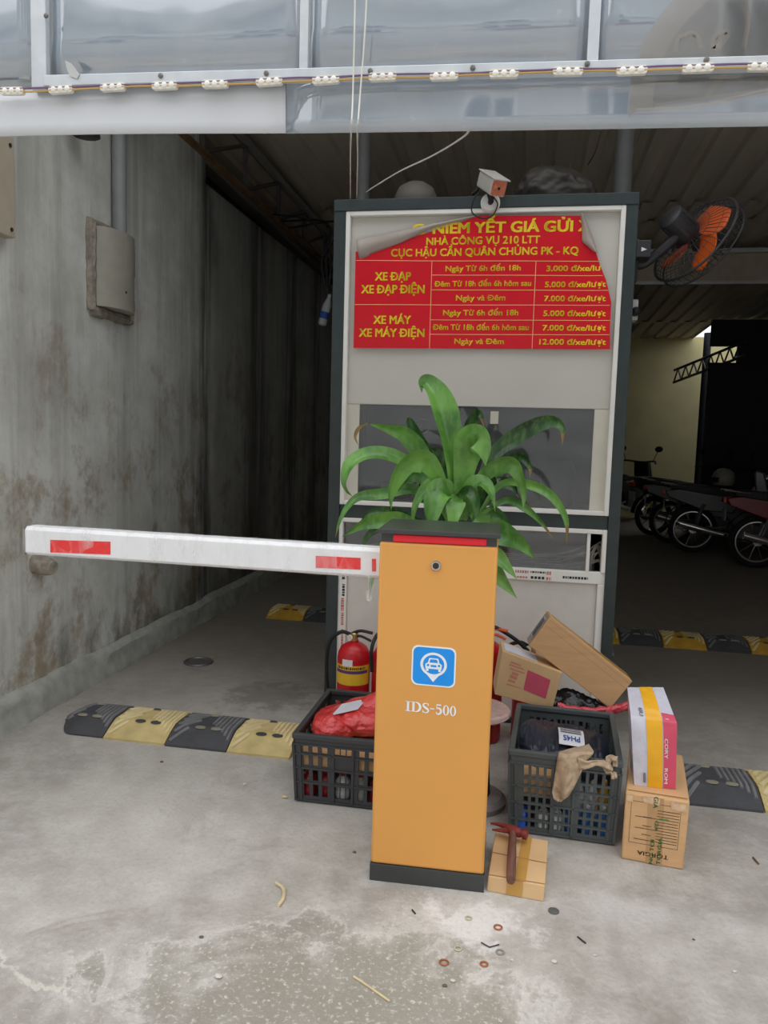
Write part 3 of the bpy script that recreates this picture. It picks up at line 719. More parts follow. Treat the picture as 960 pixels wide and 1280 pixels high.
M_DRY = pm('dry_leaf_tip', (136, 112, 70), .7, var=.3, scale=30)
lv = MB()
def dy_avg(pts): return sum(p[2] for p in pts)/len(pts)
def leaf(pts, wpx, roll=0., fold=.25, dry=0.):
    """one arching strap leaf: midrib (photo px, px, depth), widest width in px"""
    mid = CR([P(x, y, Y=PY+dy) for x, y, dy in pts], 7); N = len(mid); w = wpx*PY/F
    o = len(lv.v)
    for i, p in enumerate(mid):
        s = i/(N-1); t = (mid[min(i+1, N-1)]-mid[max(i-1, 0)]).normalized()
        view = (CAM-p).normalized(); side = t.cross(view)
        side = side.normalized() if side.length > .05 else RT.copy()
        ang = math.radians(roll*(.4+.8*s)); side = (side*math.cos(ang) + t.cross(side)*math.sin(ang)).normalized(); nrm = side.cross(t).normalized()
        prof = (.34+.66*min(1, s/.38)**.9) * (1 if s < .4 else max(.02, (1-((s-.4)/.6)**1.4)))
        hw = w*.5*prof; wave = .12*hw*math.sin(s*17+wpx)
        for k in (-1, -.5, 0, .5, 1):
            lv.v.append(p + side*hw*k + nrm*(fold*hw*(abs(k)) + wave*k*k*(1 if k > 0 else -1)))
    mt_ = 3 if dy_avg(pts) > .03 else LRND.choice((0, 0, 2, 0, 3))  # leaves set farther back take the dark green, painting in depth shade
    for i in range(N-1):
        for k in range(4):
            a = o+i*5+k; lv.f.append((a, a+1, a+6, a+5)); lv.mi.append(1 if i/(N-1) > 1-dry else mt_)
LRND = random.Random(31)
LV = [  # back to front
 ([(575, 640, .02), (582, 560, .06), (590, 524, .06), (600, 517, .04), (606, 536, .02)], 16, 20, .3, .15),
 ([(590, 640, .0), (612, 575, .05), (645, 545, .07), (682, 527, .06), (702, 533, .04), (703, 556, .02)], 22, 15, .3, .12),
 ([(555, 640, .0), (532, 575, .06), (510, 545, .05), (488, 536, .02), (459, 529, -.02)], 25, -10, .3, .05),
 ([(459, 529, -.02), (449, 535, -.02), (444, 546, -.02), (448, 557, -.02)], 5, 10, .3, 1),
 ([(560, 640, .03), (550, 600, .08), (528, 560, .10), (512, 528, .08), (509, 522, .07)], 20, 10, .3, .05),
 ([(600, 640, .04), (625, 590, .1), (648, 570, .1), (662, 582, .08), (663, 597, .06)], 14, 10, .3, .2),
 ([(600, 640, .04), (622, 605, .1), (640, 608, .09), (648, 622, .08)], 16, 10, .3, .1),
 ([(548, 640, .0), (520, 590, .04), (492, 572, .02), (462, 569, -.02), (440, 580, -.05), (432, 600, -.06), (434, 612, -.06), (441, 621, -.06)], 23, 25, .3, .08),
 ([(550, 640, .0), (525, 615, .04), (505, 612, .03), (480, 618, .0), (447, 623, -.04), (428, 645, -.06), (419, 672, -.06)], 17, 15, .3, .06),
 ([(600, 640, .02), (625, 606, .03), (655, 604, .02), (685, 616, .0), (704, 640, -.01), (709, 660, -.01), (708, 683, -.01)], 12, 10, .3, .2),
 ([(598, 645, .02), (632, 625, .04), (656, 634, .02), (676, 652, .0), (693, 675, -.01)], 11, 15, .3, .2),
 ([(572, 650, .0), (568, 590, -.02), (560, 535, -.03), (548, 497, -.02), (536, 480, -.01), (529, 479, .0), (527, 491, .0)], 32, 8, .35, .06),
 ([(575, 650, .03), (560, 600, .06), (548, 570, .07), (538, 560, .07)], 24, 10, .3, 0),
 ([(565, 655, .0), (540, 600, .0), (522, 590, .0), (505, 598, -.01), (498, 615, -.01)], 26, -25, .3, 0),
 ([(556, 650, .02), (540, 625, .05), (532, 600, .05), (530, 580, .05)], 26, 5, .3, 0),
 ([(590, 650, .02), (604, 620, .05), (612, 600, .05), (606, 585, .04)], 26, 5, .3, 0),
 ([(545, 660, .0), (505, 645, .0), (480, 640, -.01), (462, 642, -.02), (450, 652, -.02)], 14, 10, .3, 0),
 ([(540, 672, .0), (512, 655, -.02), (485, 650, -.03), (455, 655, -.05), (428, 671, -.06)], 25, -15, .3, .03),
 ([(540, 690, .02), (500, 672, .0), (476, 690, -.02), (466, 720, -.03), (461, 754, -.03)], 15, 10, .3, 0),
 ([(538, 690, .02), (490, 660, .0), (462, 668, -.01), (452, 690, -.02)], 13, 10, .3, 0),
 ([(580, 650, -.01), (586, 620, -.03), (600, 604, -.05), (612, 615, -.06), (619, 640, -.06)], 24, -20, .3, .05),
 ([(585, 640, -.01), (600, 600, -.02), (618, 583, -.03), (640, 579, -.04), (652, 598, -.05), (656, 620, -.05), (654, 638, -.05)], 24, 20, .3, .02),
 ([(562, 640, -.02), (550, 600, -.05), (534, 576, -.07), (512, 577, -.09), (497, 594, -.10), (488, 618, -.10), (489, 638, -.10)], 30, -15, .3, .03),
 ([(576, 620, -.02), (582, 575, -.04), (590, 553, -.07), (598, 548, -.09), (605, 562, -.10), (607, 582, -.10)], 44, 5, .15, 0),
 ([(572, 620, -.03), (585, 612, -.06), (594, 622, -.08), (596, 640, -.08), (588, 656, -.08)], 14, 20, .4, 0),
 ([(570, 620, -.02), (556, 612, -.05), (546, 622, -.08), (541, 645, -.09), (538, 672, -.09)], 34, 5, .2, 0),
 ([(574, 620, -.02), (570, 628, -.06), (567, 645, -.08), (566, 670, -.09)], 24, 5, .2, 0),
 ([(562, 620, -.02), (546, 606, -.05), (534, 611, -.06), (520, 632, -.07), (515, 660, -.06)], 18, 15, .3, 0),
 ([(590, 640, .0), (612, 660, -.02), (632, 668, -.04), (652, 680, -.05), (669, 699, -.05)], 31, 10, .25, .04),
 ([(590, 680, .0), (615, 692, -.02), (630, 705, -.03), (646, 724, -.03)], 21, -10, .3, .03),
 ([(585, 690, .02), (612, 708, .0), (628, 726, -.01), (646, 748, -.01)], 23, 10, .3, .03),
 ([(592, 660, .02), (612, 640, .04), (632, 652, .03), (640, 665, .02)], 18, 10, .3, 0),
]
for a in LV:
    a = list(a)+[.3]*(4-len(a)); a[2] = a[2]*1.6+LRND.uniform(-14, 14); a[3] = a[3]*1.5; leaf(*a)
plant = thing('potted_plant', 'broad-leaved green pot plant behind the orange barrier post, in front of the booth glass', 'plant', (-.16, PY, .352))
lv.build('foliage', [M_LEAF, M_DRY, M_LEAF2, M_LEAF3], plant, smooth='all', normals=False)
q = MB(); rr = random.Random(4)
for dx, dy, h in ((-.03, 0, .98), (.035, .02, .94), (0, -.03, .90)):
    q.tube(CR([(-.215+dx, PY+dy, .60), (-.185+dx*1.4, PY+dy, .75), (-.16+dx*1.2, PY+dy, h)], 5), .013, 10)
q.build('stem', pm('woody_stem', (120, 108, 78), .8, var=.2, scale=30, bump=.3), plant, smooth=True)
q = MB(); q.lathe([(.07, .352), (.078, .36), (.105, .58), (.115, .585), (.115, .615), (.105, .615), (.1, .59), (.0, .59)], 28, Matrix.Translation((-.215, PY, 0)))
q.build('pot', pm('brown_glazed_pot', (92, 66, 52), .35, var=.1), plant, smooth=35)
stl = thing('pedestal', 'low round pedestal with a pink stone disc top, peeping out right of the orange post', 'pedestal', (-.12, 2.66, 0))
M_STONE = pm('pinkish_stone', (196, 164, 156), .7, var=.12, scale=40)
TM = Matrix.Translation((-.12, 2.66, 0))
q = MB(); q.lathe([(.11, .325), (.118, .332), (.118, .346), (.112, .352)], 36, TM); q.build('top_disc', M_STONE, stl, smooth=30)
q = MB(); q.lathe([(.06, .04), (.05, .18), (.06, .325)], 24, TM); q.build('column', pm('dark_red_paint', (52, 15, 17), .5), stl, smooth=30)
q = MB(); q.lathe([(.115, 0), (.118, .02), (.10, .035), (.07, .04)], 32, TM); q.build('base', pm('grey_stone_base', (150, 144, 140), .8, var=.1), stl, smooth=30)

# ================================================================== fire extinguishers
M_FRED = pm('extinguisher_red', (196, 24, 34), .3, var=.05, spec=.6); M_BLK = pm('black_rubber', (34, 34, 36), .5, var=.1); M_BRS = pm('brass_valve', (190, 160, 110), .35, .7)
M_STW = pm('white_sticker', (228, 226, 226), .5); M_STY = pm('yellow_label', (236, 190, 50), .45); M_STP = pm('purple_band', (96, 60, 120), .5); M_BKP = pm('label_black', (44, 36, 34), .5)
def extinguisher(x, y, label, h=.36, r=.073, lever=M_BLK, hose=None, labels=True, spin=0):
    e = thing('fire_extinguisher', label, 'fire extinguisher', (x, y, 0), 'fire extinguishers along the booth'); T = Matrix.Translation((x, y, 0))
    q = MB(); q.lathe([(r*.9, 0), (r, .01), (r, h-.06), (r*.95, h-.035), (r*.78, h-.012), (r*.45, h+.004), (.02, h+.008), (.02, h+.016)], 28, T); q.build('cylinder', M_FRED, e, smooth=40)
    q = MB(); q.lathe([(.017, h+.01), (.017, h+.045), (.012, h+.05)], 16, T); q.build('valve', M_BRS, e, smooth=30)
    q = MB()
    q.tube(CR([(x-.01, y, h+.045), (x+.03, y-.01, h+.062), (x+.085, y-.02, h+.058)], 5), .007, 8); q.tube(CR([(x-.01, y, h+.03), (x+.03, y-.01, h+.038), (x+.08, y-.02, h+.022)], 5), .006, 8)
    q.build('lever', lever, e, smooth=True)
    q = MB(); q.lathe([(.013, 0), (.015, .004), (.013, .01)], 16, rotm((-.5, -.85, 0), loc=(x-.012, y-.018, h+.03))); q.build('gauge', pm('gauge_face', (220, 214, 200), .3), e, smooth=30)
    hp = hose or [(x-.015, y, h+.04), (x-.06, y-.01, h+.05), (x-.11, y-.01, h+.0), (x-.125, y, h-.12), (x-.11, y, h-.28)]
    q = MB(); q.tube(CR(hp, 8), .0085, 8); q.build('hose', M_BLK, e, smooth=True)
    if labels:
        def band(z0, z1, a0, a1, m, nm, off=.0008):
            q = MB(); q.grid(lambda u, v: (x+(r+off)*math.sin(math.radians(a0+(a1-a0)*u)), y-(r+off)*math.cos(math.radians(a0+(a1-a0)*u)), z0+(z1-z0)*v), 20, 1); return q.build(nm, m, e, smooth='all', normals=False)
        band(h-.085, h-.055, -30, 8, M_STW, 'white_label', .0016)
        yl = band(h-.17, h-.082, -78, 78, M_STY, 'yellow_label'); 
        q = MB(); q.grid(lambda u, v: (x+(r+.0014)*math.sin(-1.15+2.3*u), y-(r+.0014)*math.cos(-1.15+2.3*u), h-.118+.014*v), 20, 1)
        q.build('purple_band', M_STP, yl, smooth='all', normals=False)
        q = MB(); rr = random.Random(8); bars(q, lambda u, v: (x+(r+.0014)*math.sin(u/r), y-(r+.0014)*math.cos(u/r), v), -.07, .07, h-.1, .011, 0, rr, (.003, .009)); q.build('label_print', M_BKP, yl, normals=False)
    return e
extinguisher(-.70, 3.27, 'red fire extinguisher with yellow label behind the left black crate, full width visible', h=.375)
extinguisher(-.545, 3.28, 'red fire extinguisher showing only a sliver beside the left edge of the orange post', h=.375, labels=False, hose=[(-.56, 3.28, .41), (-.59, 3.25, .43), (-.605, 3.19, .38), (-.6, 3.185, .28)])
extinguisher(-.115, 3.26, 'red fire extinguisher with orange lever just right of the orange post', h=.43, labels=False, lever=pm('orange_lever', (226, 96, 60), .4), hose=[(-.13, 3.26, .47), (-.09, 3.25, .50), (.0, 3.25, .455), (.06, 3.27, .40)])
extinguisher(.075, 3.32, 'dark red fire extinguisher with black lever behind the pink-labelled carton', h=.37, labels=False, hose=[(.06, 3.32, .41), (.02, 3.29, .43), (-.03, 3.28, .40), (-.035, 3.28, .28)])

# ================================================================== crates
def crate(name, label, loc, W, D, H, m, uh, plate, rows_h, flare=.012, rot=0):
    c = thing(name, label, 'crate', (loc[0], loc[1], 0), 'black plastic crates on the ground')
    X0, Y0 = loc; t = .006
    us = sorted(set([0, 1] + [e for a in uh for e in a])); hz = rows_h; vsb = sorted(set([0, 1] + [e for a in hz for e in a]))
    def ishole(u, v, k):
        inu = any(a <= u <= b_ for a, b_ in uh); inv = any(a <= v <= b_ for a, b_ in hz)
        if not (inu and inv): return False
        if plate and plate[0] < u < plate[1] and plate[2] < v < plate[3]: return False
        return True
    def wallmap(side):
        def f(u, v, d):
            k = flare*v; xa, xb, ya, yb = X0-W/2-k+flare, X0+W/2+k-flare, Y0-k+flare, Y0+D+k-flare; z = .006+v*(H-.006)
            if side == 0: return (xa+(xb-xa)*u, ya+d, z)
            if side == 1: return (xa+(xb-xa)*u, yb-d, z)
            if side == 2: return (xa+d, ya+(yb-ya)*u, z)
            return (xb-d, ya+(yb-ya)*u, z)
        return f
    for side in range(4):
        f = wallmap(side); q = MB()
        for i in range(len(us)-1):
            for j in range(len(vsb)-1):
                um, vm = (us[i]+us[i+1])/2, (vsb[j]+vsb[j+1])/2
                if ishole(um, vm, side): continue
                co = [f(us[i], vsb[j], 0), f(us[i+1], vsb[j], 0), f(us[i+1], vsb[j], t), f(us[i], vsb[j], t), f(us[i], vsb[j+1], 0), f(us[i+1], vsb[j+1], 0), f(us[i+1], vsb[j+1], t), f(us[i], vsb[j+1], t)]
                q.hexa(co)
        for v in [0.015] + [(hz[j][1]+hz[j+1][0])/2 for j in range(0, len(hz)-1, 1 if len(hz) < 6 else 2)] + [.86]:
            co = [f(0, v-.012, -.005), f(1, v-.012, -.005), f(1, v-.012, 0), f(0, v-.012, 0), f(0, v+.012, -.005), f(1, v+.012, -.005), f(1, v+.012, 0), f(0, v+.012, 0)]; q.hexa(co)
        for u in (.0, .06, .40, .60, .94, 1):
            co = [f(u-.012, 0, -.005), f(u+.012, 0, -.005), f(u+.012, 0, 0), f(u-.012, 0, 0), f(u-.012, .86, -.005), f(u+.012, .86, -.005), f(u+.012, .86, 0), f(u-.012, .86, 0)]; q.hexa(co)
        q.build('side_panel', m, c)
    q = MB(); a, b_, e, d_ = X0-W/2-.004, X0+W/2+.004, Y0-.004, Y0+D+.004; z0, z1 = H-.016, H+.004; tt = .02
    q.box(a, b_, e, e+tt, z0, z1); q.box(a, b_, d_-tt, d_, z0, z1); q.box(a, a+tt, e+tt, d_-tt, z0, z1); q.box(b_-tt, b_, e+tt, d_-tt, z0, z1)
    q.build('rim', m, c, bevel=.004)
    q = MB(); q.box(X0-W/2+flare+.002, X0+W/2-flare-.002, Y0+flare+.002, Y0+D-flare-.002, .0, .012); q.build('base', m, c, bevel=.003)
    c.rotation_euler.z = rot; return c
def cols(n, a, b_, duty=.55): st = (b_-a)/n; return [(a+st*i+st*(1-duty)/2, a+st*i+st*(1+duty)/2) for i in range(n)]
M_CR1 = pm('black_crate_plastic', (66, 67, 70), .5, var=.12, scale=10); M_CR2 = pm('grey_black_crate_plastic', (82, 89, 90), .5, var=.12, scale=10)
crate('plastic_crate', 'black plastic crate left of the orange post, holding the red plastic bag', (-.567, 2.507), .36, .49, .25, M_CR1,
      cols(3, .07, .36, .6)+cols(3, .41, .59, .85)+cols(3, .64, .93, .6), (.38, .62, .52, .72), [(.08, .26), (.32, .48), (.54, .70), (.74, .84)])
crate('plastic_crate', 'grey-black plastic crate right of the orange post, with a dirty cloth over its rim', (.178, 2.462), .355, .46, .283, M_CR2,
      cols(4, .12, .40, .6)+cols(4, .42, .62, .6)+cols(4, .64, .93, .6), (.41, .625, .38, .60), [(.07, .145), (.175, .25), (.28, .355), (.385, .46), (.49, .565), (.595, .67), (.70, .85)], rot=-.05)

# ---- things in and around the crates
M_CARD = pm('brown_cardboard', (212, 170, 124), .8, var=.06, scale=10, stretch=(1, 1, 6), bump=.05)
M_CARD2 = pm('tan_cardboard', (216, 180, 134), .8, var=.06, scale=8)
M_TAPE = pm('amber_packing_tape', (206, 158, 66), .25, var=.08)
M_BAGR = bpy.data.materials.new('red_plastic_film'); M_BAGR.use_nodes = True
_b = M_BAGR.node_tree.nodes['Principled BSDF']; _b.inputs['Base Color'].default_value = (.78, .06, .06, 1); _b.inputs['Roughness'].default_value = .18; _b.inputs['Transmission Weight'].default_value = .0; _b.inputs['Subsurface Weight'].default_value = .25; _b.inputs['Subsurface Radius'].default_value = (.03, .006, .006); _b.inputs['Coat Weight'].default_value = .6; _b.inputs['Coat Roughness'].default_value = .1
_t = M_BAGR.node_tree.nodes.new('ShaderNodeTexNoise'); _t.inputs['Scale'].default_value = 16; _t.inputs['Detail'].default_value = 6; _t.inputs['Distortion'].default_value = 1.5
_p = M_BAGR.node_tree.nodes.new('ShaderNodeBump'); _p.inputs['Strength'].default_value = .9; _p.inputs['Distance'].default_value = .02
_tc = M_BAGR.node_tree.nodes.new('ShaderNodeTexCoord'); M_BAGR.node_tree.links.new(_tc.outputs['Object'], _t.inputs['Vector']); M_BAGR.node_tree.links.new(_t.outputs[0], _p.inputs['Height']); M_BAGR.node_tree.links.new(_p.outputs[0], _b.inputs['Normal'])
M_BAGK = pm('black_plastic_film', (30, 31, 34), .22, var=.2, scale=14, bump=.8, spec=.6)
M_PARC = pm('navy_parcel_film', (44, 50, 62), .3, var=.12, scale=12, bump=.4, spec=.5)

# carton, parts and bottles inside the left crate
q = MB(); q.box(-.73, -.41, 2.53, 2.80, .115, .182)
tag(q.build('cardboard_box', M_CARD2, bevel=.003), 'flat cardboard box inside the left black crate, seen through its side holes', 'box')
M_RB = pm('red_bottle_plastic', (150, 26, 34), .3); M_CB = pm('cloudy_bottle_plastic', (190, 196, 196), .25)
def bottle(x, y, z0, h, r, m, label, axis=None, group=None, cap=None):
    b = thing('plastic_bottle', label, 'bottle', (x, y, z0), group); T = Matrix.Translation((x, y, z0)) if axis is None else rotm(axis, loc=(x, y, z0))
    q = MB(); q.lathe([(r*.9, 0), (r, .006), (r, h*.3), (r*.94, h*.34), (r, h*.4), (r, h*.66), (r*.5, h*.84), (r*.36, h*.88)], 20, T); q.build('bottle_body', m, b, smooth=35)
    q = MB(); q.lathe([(r*.42, h*.88), (r*.42, h*.99), (r*.38, h)], 16, T); q.build('cap', cap or m, b, smooth=30); return b
for i in range(5): bottle(-.70+i*.062, 2.56+.005*(i % 2), .013, .095, .026, M_RB if i in (0, 1, 4) else M_CB, 'red bottle in the bottom of the left black crate' if i in (0, 1, 4) else 'cloudy clear bottle in the bottom of the left black crate', group='bottles in the left crate', cap=M_RB)
# red bag
q = MB(); blob(q, (-.63, 2.70, .235), (.095, .13, .05), 3, .15, 2.4, 5, .06)
blob(q, (-.53, 2.72, .25), (.12, .12, .062), 5, .15, 2.2, 5, .07)
q.tube(CR([(-.52, 2.74, .26), (-.46, 2.75, .32), (-.41, 2.76, .385)], 6), [.07, .066, .062, .058, .053, .048, .042, .036, .03, .026, .022, .02, .016], 14)
q.tube(CR([(-.70, 2.64, .235), (-.665, 2.61, .245), (-.63, 2.63, .25)], 5), [.012, .02, .028, .03, .024, .018, .026, .034, .038, .04, .04], 12)
rb = thing('plastic_bag', 'crumpled red plastic bag lying in the left black crate', 'bag', (-.57, 2.73, .2))
q.build('bag_film', M_BAGR, rb, smooth='all', normals=False)
lbl = P(432, 880, Z=.318)
q = MB(); q.grid(lambda u, v: (-.64+.09*u+.02*v, 2.63+.03*u+.075*v, .283+.02*u+.018*v), 4, 3); q.build('paper_label', pm('white_paper', (216, 216, 226), .6), rb, solid=.001, normals=False)

# right crate contents
q = MB(); q.box(.03, .165, 2.485, 2.70, .125, .205)
tag(q.build('cardboard_box', M_CARD, bevel=.003), 'brown cardboard box inside the right-hand crate, upper left corner', 'box')
M_BB = pm('blue_bottle_plastic', (52, 120, 196), .2, var=.15); M_WB = pm('white_bottle_plastic', (222, 222, 220), .3); M_YB = pm('yellow_bottle_plastic', (206, 158, 40), .3)
for i in range(3): bottle(.21+i*.052, 2.505, .013, .095, .023, M_BB, 'blue bottle at the bottom right of the right-hand crate', group='blue bottles in the right-hand crate', cap=M_WB)
for i in range(2): bottle(.235+i*.045, 2.555, .013, .17, .02, M_WB, 'white bottle behind the blue bottles in the right-hand crate', group='white bottles in the right-hand crate')
bottle(.318, 2.556, .013, .165, .022, M_YB, 'yellow bottle beside the white bottles in the right-hand crate')
for i in range(2): bottle(.12+i*.045, 2.50, .013, .085, .02, M_WB, 'short white bottle low in the middle of the right-hand crate', group='short white bottles in the right-hand crate')
bottle(.05, 2.50, .013, .09, .022, pm('deep_blue_bottle', (30, 84, 190), .25), 'deep blue bottle at the bottom left of the right-hand crate')
pc = thing('wrapped_parcel', 'dark navy plastic wrapped parcel with white label lying in the right-hand crate', 'parcel', (.19, 2.66, .18))
q = MB()
def parcel(u, v):
    th = 2*math.pi*v; e = 1-abs(2*u-1)**6*.55; x = .035+.305*u
    c, s = math.cos(th), math.sin(th); c = math.copysign(abs(c)**.6, c); s = math.copysign(abs(s)**.6, s)
    wv = .016*(.35-abs(noise.noise(Vector((x*22+th*.6, th*1.3, 2)))))+.008*(.3-abs(noise.noise(Vector((x*55, th*2.5, 7)))))
    z0 = .238-.03*(u-.2)
    return (x, 2.66+(.12*e+wv)*c, z0+(.045*e+wv)*s+.018*c)
q.grid(parcel, 90, 70); q.build('wrapping', M_PARC, pc, smooth='all', normals=False)
def onparcel(u, v): return Vector((.165+.085*u, 2.575+.11*v, .262-.02*u*.3+.022*v+.026*math.sin(math.pi*min(1, .25+.6*v))))
q = MB(); q.grid(lambda u, v: onparcel(u, v), 4, 6); q.build('paper_label', pm('white_shipping_label', (226, 228, 234), .5), pc, solid=.0012, normals=False)
q = MB(); f2 = lambda u, v: onparcel(u, v)+Vector((0, -.0012, .0022))
put_text(q, 'PH4S', f2, .5, .27, .34, .02, width=.66, mi=0, rot=math.pi); rr = random.Random(2)
for k in range(3): bars(q, f2, .08, .9, .55+.13*k, .05, 1, rr, (.03, .1))
q.build('label_print', [pm('blue_ink', (50, 84, 160), .6), M_INK], pc, normals=False)
# dirty cloth over the rim
M_CLOTH = pm('dirty_beige_cloth', (186, 164, 138), .95, var=.25, scale=40, bump=.5)
CLO = [((736, 930), (700, 938), 2.52), ((742, 938), (698, 942), 2.462), ((741, 942), (697, 947), 2.448), ((733, 951), (695, 962), 2.443), ((725, 968), (692, 980), 2.441), ((717, 985), (690, 990), 2.441), ((711, 996), (692, 998), 2.441), ((702, 1000), (697, 1001), 2.442)]
def cloth(A):
    def f(u, v):
        k = u*(len(A)-1); i = min(len(A)-2, int(k)); t = k-i; t = t*t*(3-2*t)*.5+t*.5
        (ax, ay), (bx, by), Y0_ = A[i]; (cx, cy), (dx, dy), Y1_ = A[i+1]
        lx, ly = ax+(cx-ax)*t, ay+(cy-ay)*t; rx, ry = bx+(dx-bx)*t, by+(dy-by)*t; Y = Y0_+(Y1_-Y0_)*t
        p = P(lx+(rx-lx)*v, ly+(ry-ly)*v, Y=Y)
        return (p.x, p.y-.010*math.sin(math.pi*v)-.006*math.sin(v*9+u*5)-.008*noise.noise(Vector((u*6, v*4, 1.5))), p.z)
    return f
q = MB(); q.grid(cloth(CLO), 44, 16)
C2 = [((722, 946), (724, 962), 2.444), ((734, 950), (730, 962), 2.442), ((745, 950), (744, 957), 2.442), ((755, 950), (754, 960), 2.441), ((763, 954), (758, 967), 2.440), ((766, 960), (764, 966), 2.440)]
q.grid(cloth(C2), 30, 8)
C3 = [((756, 956), (760, 964), 2.45), ((757, 945), (764, 953), 2.45), ((764, 943), (765, 951), 2.448), ((772, 946), (766, 952), 2.444), ((772, 957), (766, 957), 2.441)]
q.grid(cloth(C3), 24, 6)
q.grid(cloth([((763, 965), (764, 973), 2.439), ((768, 964), (769, 974), 2.439), ((771, 967), (771, 972), 2.439)]), 8, 6)
tag(q.build('cloth_rag', M_CLOTH, smooth='all', normals=False, solid=.003), 'dirty beige cloth draped over the front rim of the right-hand crate', 'cloth')

# pink-labelled carton
def slab(c4, dvec):
    """front face corners TL TR BR BL and a depth vector -> hexa corners"""
    tl, tr, br, bl = [Vector(c) for c in c4]; d = Vector(dvec); return [bl, br, br+d, bl+d, tl, tr, tr+d, tl+d]
def face(c4, off):
    tl, tr, br, bl = [Vector(c) for c in c4]; n = (tr-tl).cross(tl-bl).normalized()
    if n.dot(CAM-tl) < 0: n = -n
    return lambda u, v: (bl+(br-bl)*u)*(1-v) + (tl+(tr-tl)*u)*v + n*off
c4 = [P(628, 813, Y=2.98), P(703, 841, Y=2.98), P(690, 888, Y=2.98), P(618, 868, Y=2.98)]
pk = thing('carton', 'small brown carton with a solid pink rectangle, tilted on top beside the orange post', 'box', (.06, 2.98, .24))
q = MB(); q.hexa(slab(c4, (-.012, .15, .0))); q.build('box_body', M_CARD2, pk, bevel=.003)
q = MB(); f = face(c4, .0012); q.add([f(.46, .30), f(.85, .24), f(.85, .73), f(.46, .78)], [(0, 1, 2, 3)]); pl = q.build('pink_label', pm('pink_print', (206, 84, 108), .6, var=.05), pk, normals=False)
q = MB(); rr = random.Random(6)
for v, h, a, b_ in ((.80, .04, .17, .34), (.74, .03, .15, .40), (.66, .03, .17, .42), (.56, .06, .22, .33), (.47, .07, .2, .32), (.38, .05, .18, .30), (.30, .02, .17, .42)): bars(q, f, a, b_, v, h, 0, rr, (.01, .04))
q.build('faded_print', pm('faded_pink_print', (206, 132, 112), .7), pk, normals=False)
q = MB(); g0 = lambda u, v: Vector(c4[0])*(1-u)+Vector(c4[1])*u + Vector((-.012, .15, 0))*v + Vector((0, 0, .0012))
q.add([g0(.05, .12), g0(.6, .10), g0(.6, .85), g0(.05, .85)], [(0, 1, 2, 3)]); q.build('white_label', pm('white_paper', (216, 216, 226), .6), pk, normals=False)

# long carton leaning down to the right
c4 = [P(688, 770, Y=3.0), P(790.7, 851.7, Y=3.0), P(762.7, 886, Y=3.0), P(661, 807, Y=3.0)]
lb = thing('carton', 'long brown cardboard carton leaning diagonally over the right-hand crate', 'box', (.25, 3.05, .26))
q = MB(); q.hexa(slab(c4, (-.008, .095, .0))); q.build('box_body', M_CARD, lb, bevel=.003)
f = face(c4, .0008); q = MB()
for v in (.90, .72): q.add([f(0.01, v), f(.99, v), f(.99, v+.006), f(.01, v+.006)], [(0, 1, 2, 3)])
q.build('crease', pm('cardboard_crease', (160, 122, 84), .8), lb, normals=False)
TLp, BLp = Vector(c4[0]), Vector(c4[3]); dv = Vector((-.008, .095, 0)); en = -(Vector(c4[1])-TLp).normalized()
ge = lambda u, v: BLp+(TLp-BLp)*u + dv*v + en*.0012
q = MB(); q.add([ge(.03, .02), ge(.97, .02), ge(.97, .98), ge(.03, .98)], [(0, 1, 2, 3)], 0); q.add([ge(.2, .2), ge(.85, .2), ge(.85, .85), ge(.2, .85)], [(0, 1, 2, 3)], 1)
rr = random.Random(9)
ge2 = lambda u, v: ge(u, v)+en*.0008
for k in range(4): bars(q, ge2, .24, .8, .27+.14*k, .08, 2, rr, (.03, .1))
q.build('end_label', [pm('grey_tape', (150, 132, 108), .35), M_STW, M_INK], lb, normals=False)
gt = lambda u, v: TLp+(Vector(c4[1])-TLp)*u + dv*v + Vector((.0006, 0, .001))
q = MB(); q.add([gt(0, .3), gt(1, .3), gt(1, .75), gt(0, .75)], [(0, 1, 2, 3)]); q.build('packing_tape', M_TAPE, lb, normals=False)

# black bag with a red plastic edge behind the crate
q = MB(); blob(q, (.23, 3.03, .155), (.17, .07, .16), 11, .2, 3, 5, .12, flat_z=.0)
tag(q.build('rubbish_bag', M_BAGK, smooth='all'), 'shiny black plastic bag stuffed behind the right-hand crate, under the long carton', 'bag')
q = MB()
def redfold(u, v):
    p = P(697+88*u, 882+7*math.sin(u*3.0)-2*u+10*(v-.3), Y=2.945-.012*math.sin(math.pi*v)); k = .009*noise.noise(Vector((u*9, v*5, 3)))+.005*noise.noise(Vector((u*28, v*9, 8)))
    return (p.x, p.y+k, p.z+k)
q.grid(redfold, 90, 14)
tag(q.build('plastic_sheet', pm('red_pink_plastic', (206, 72, 84), .3, var=.1, spec=.6), smooth='all', solid=.004), 'folded red-pink plastic lying along the back rim of the right-hand crate', 'plastic sheet')

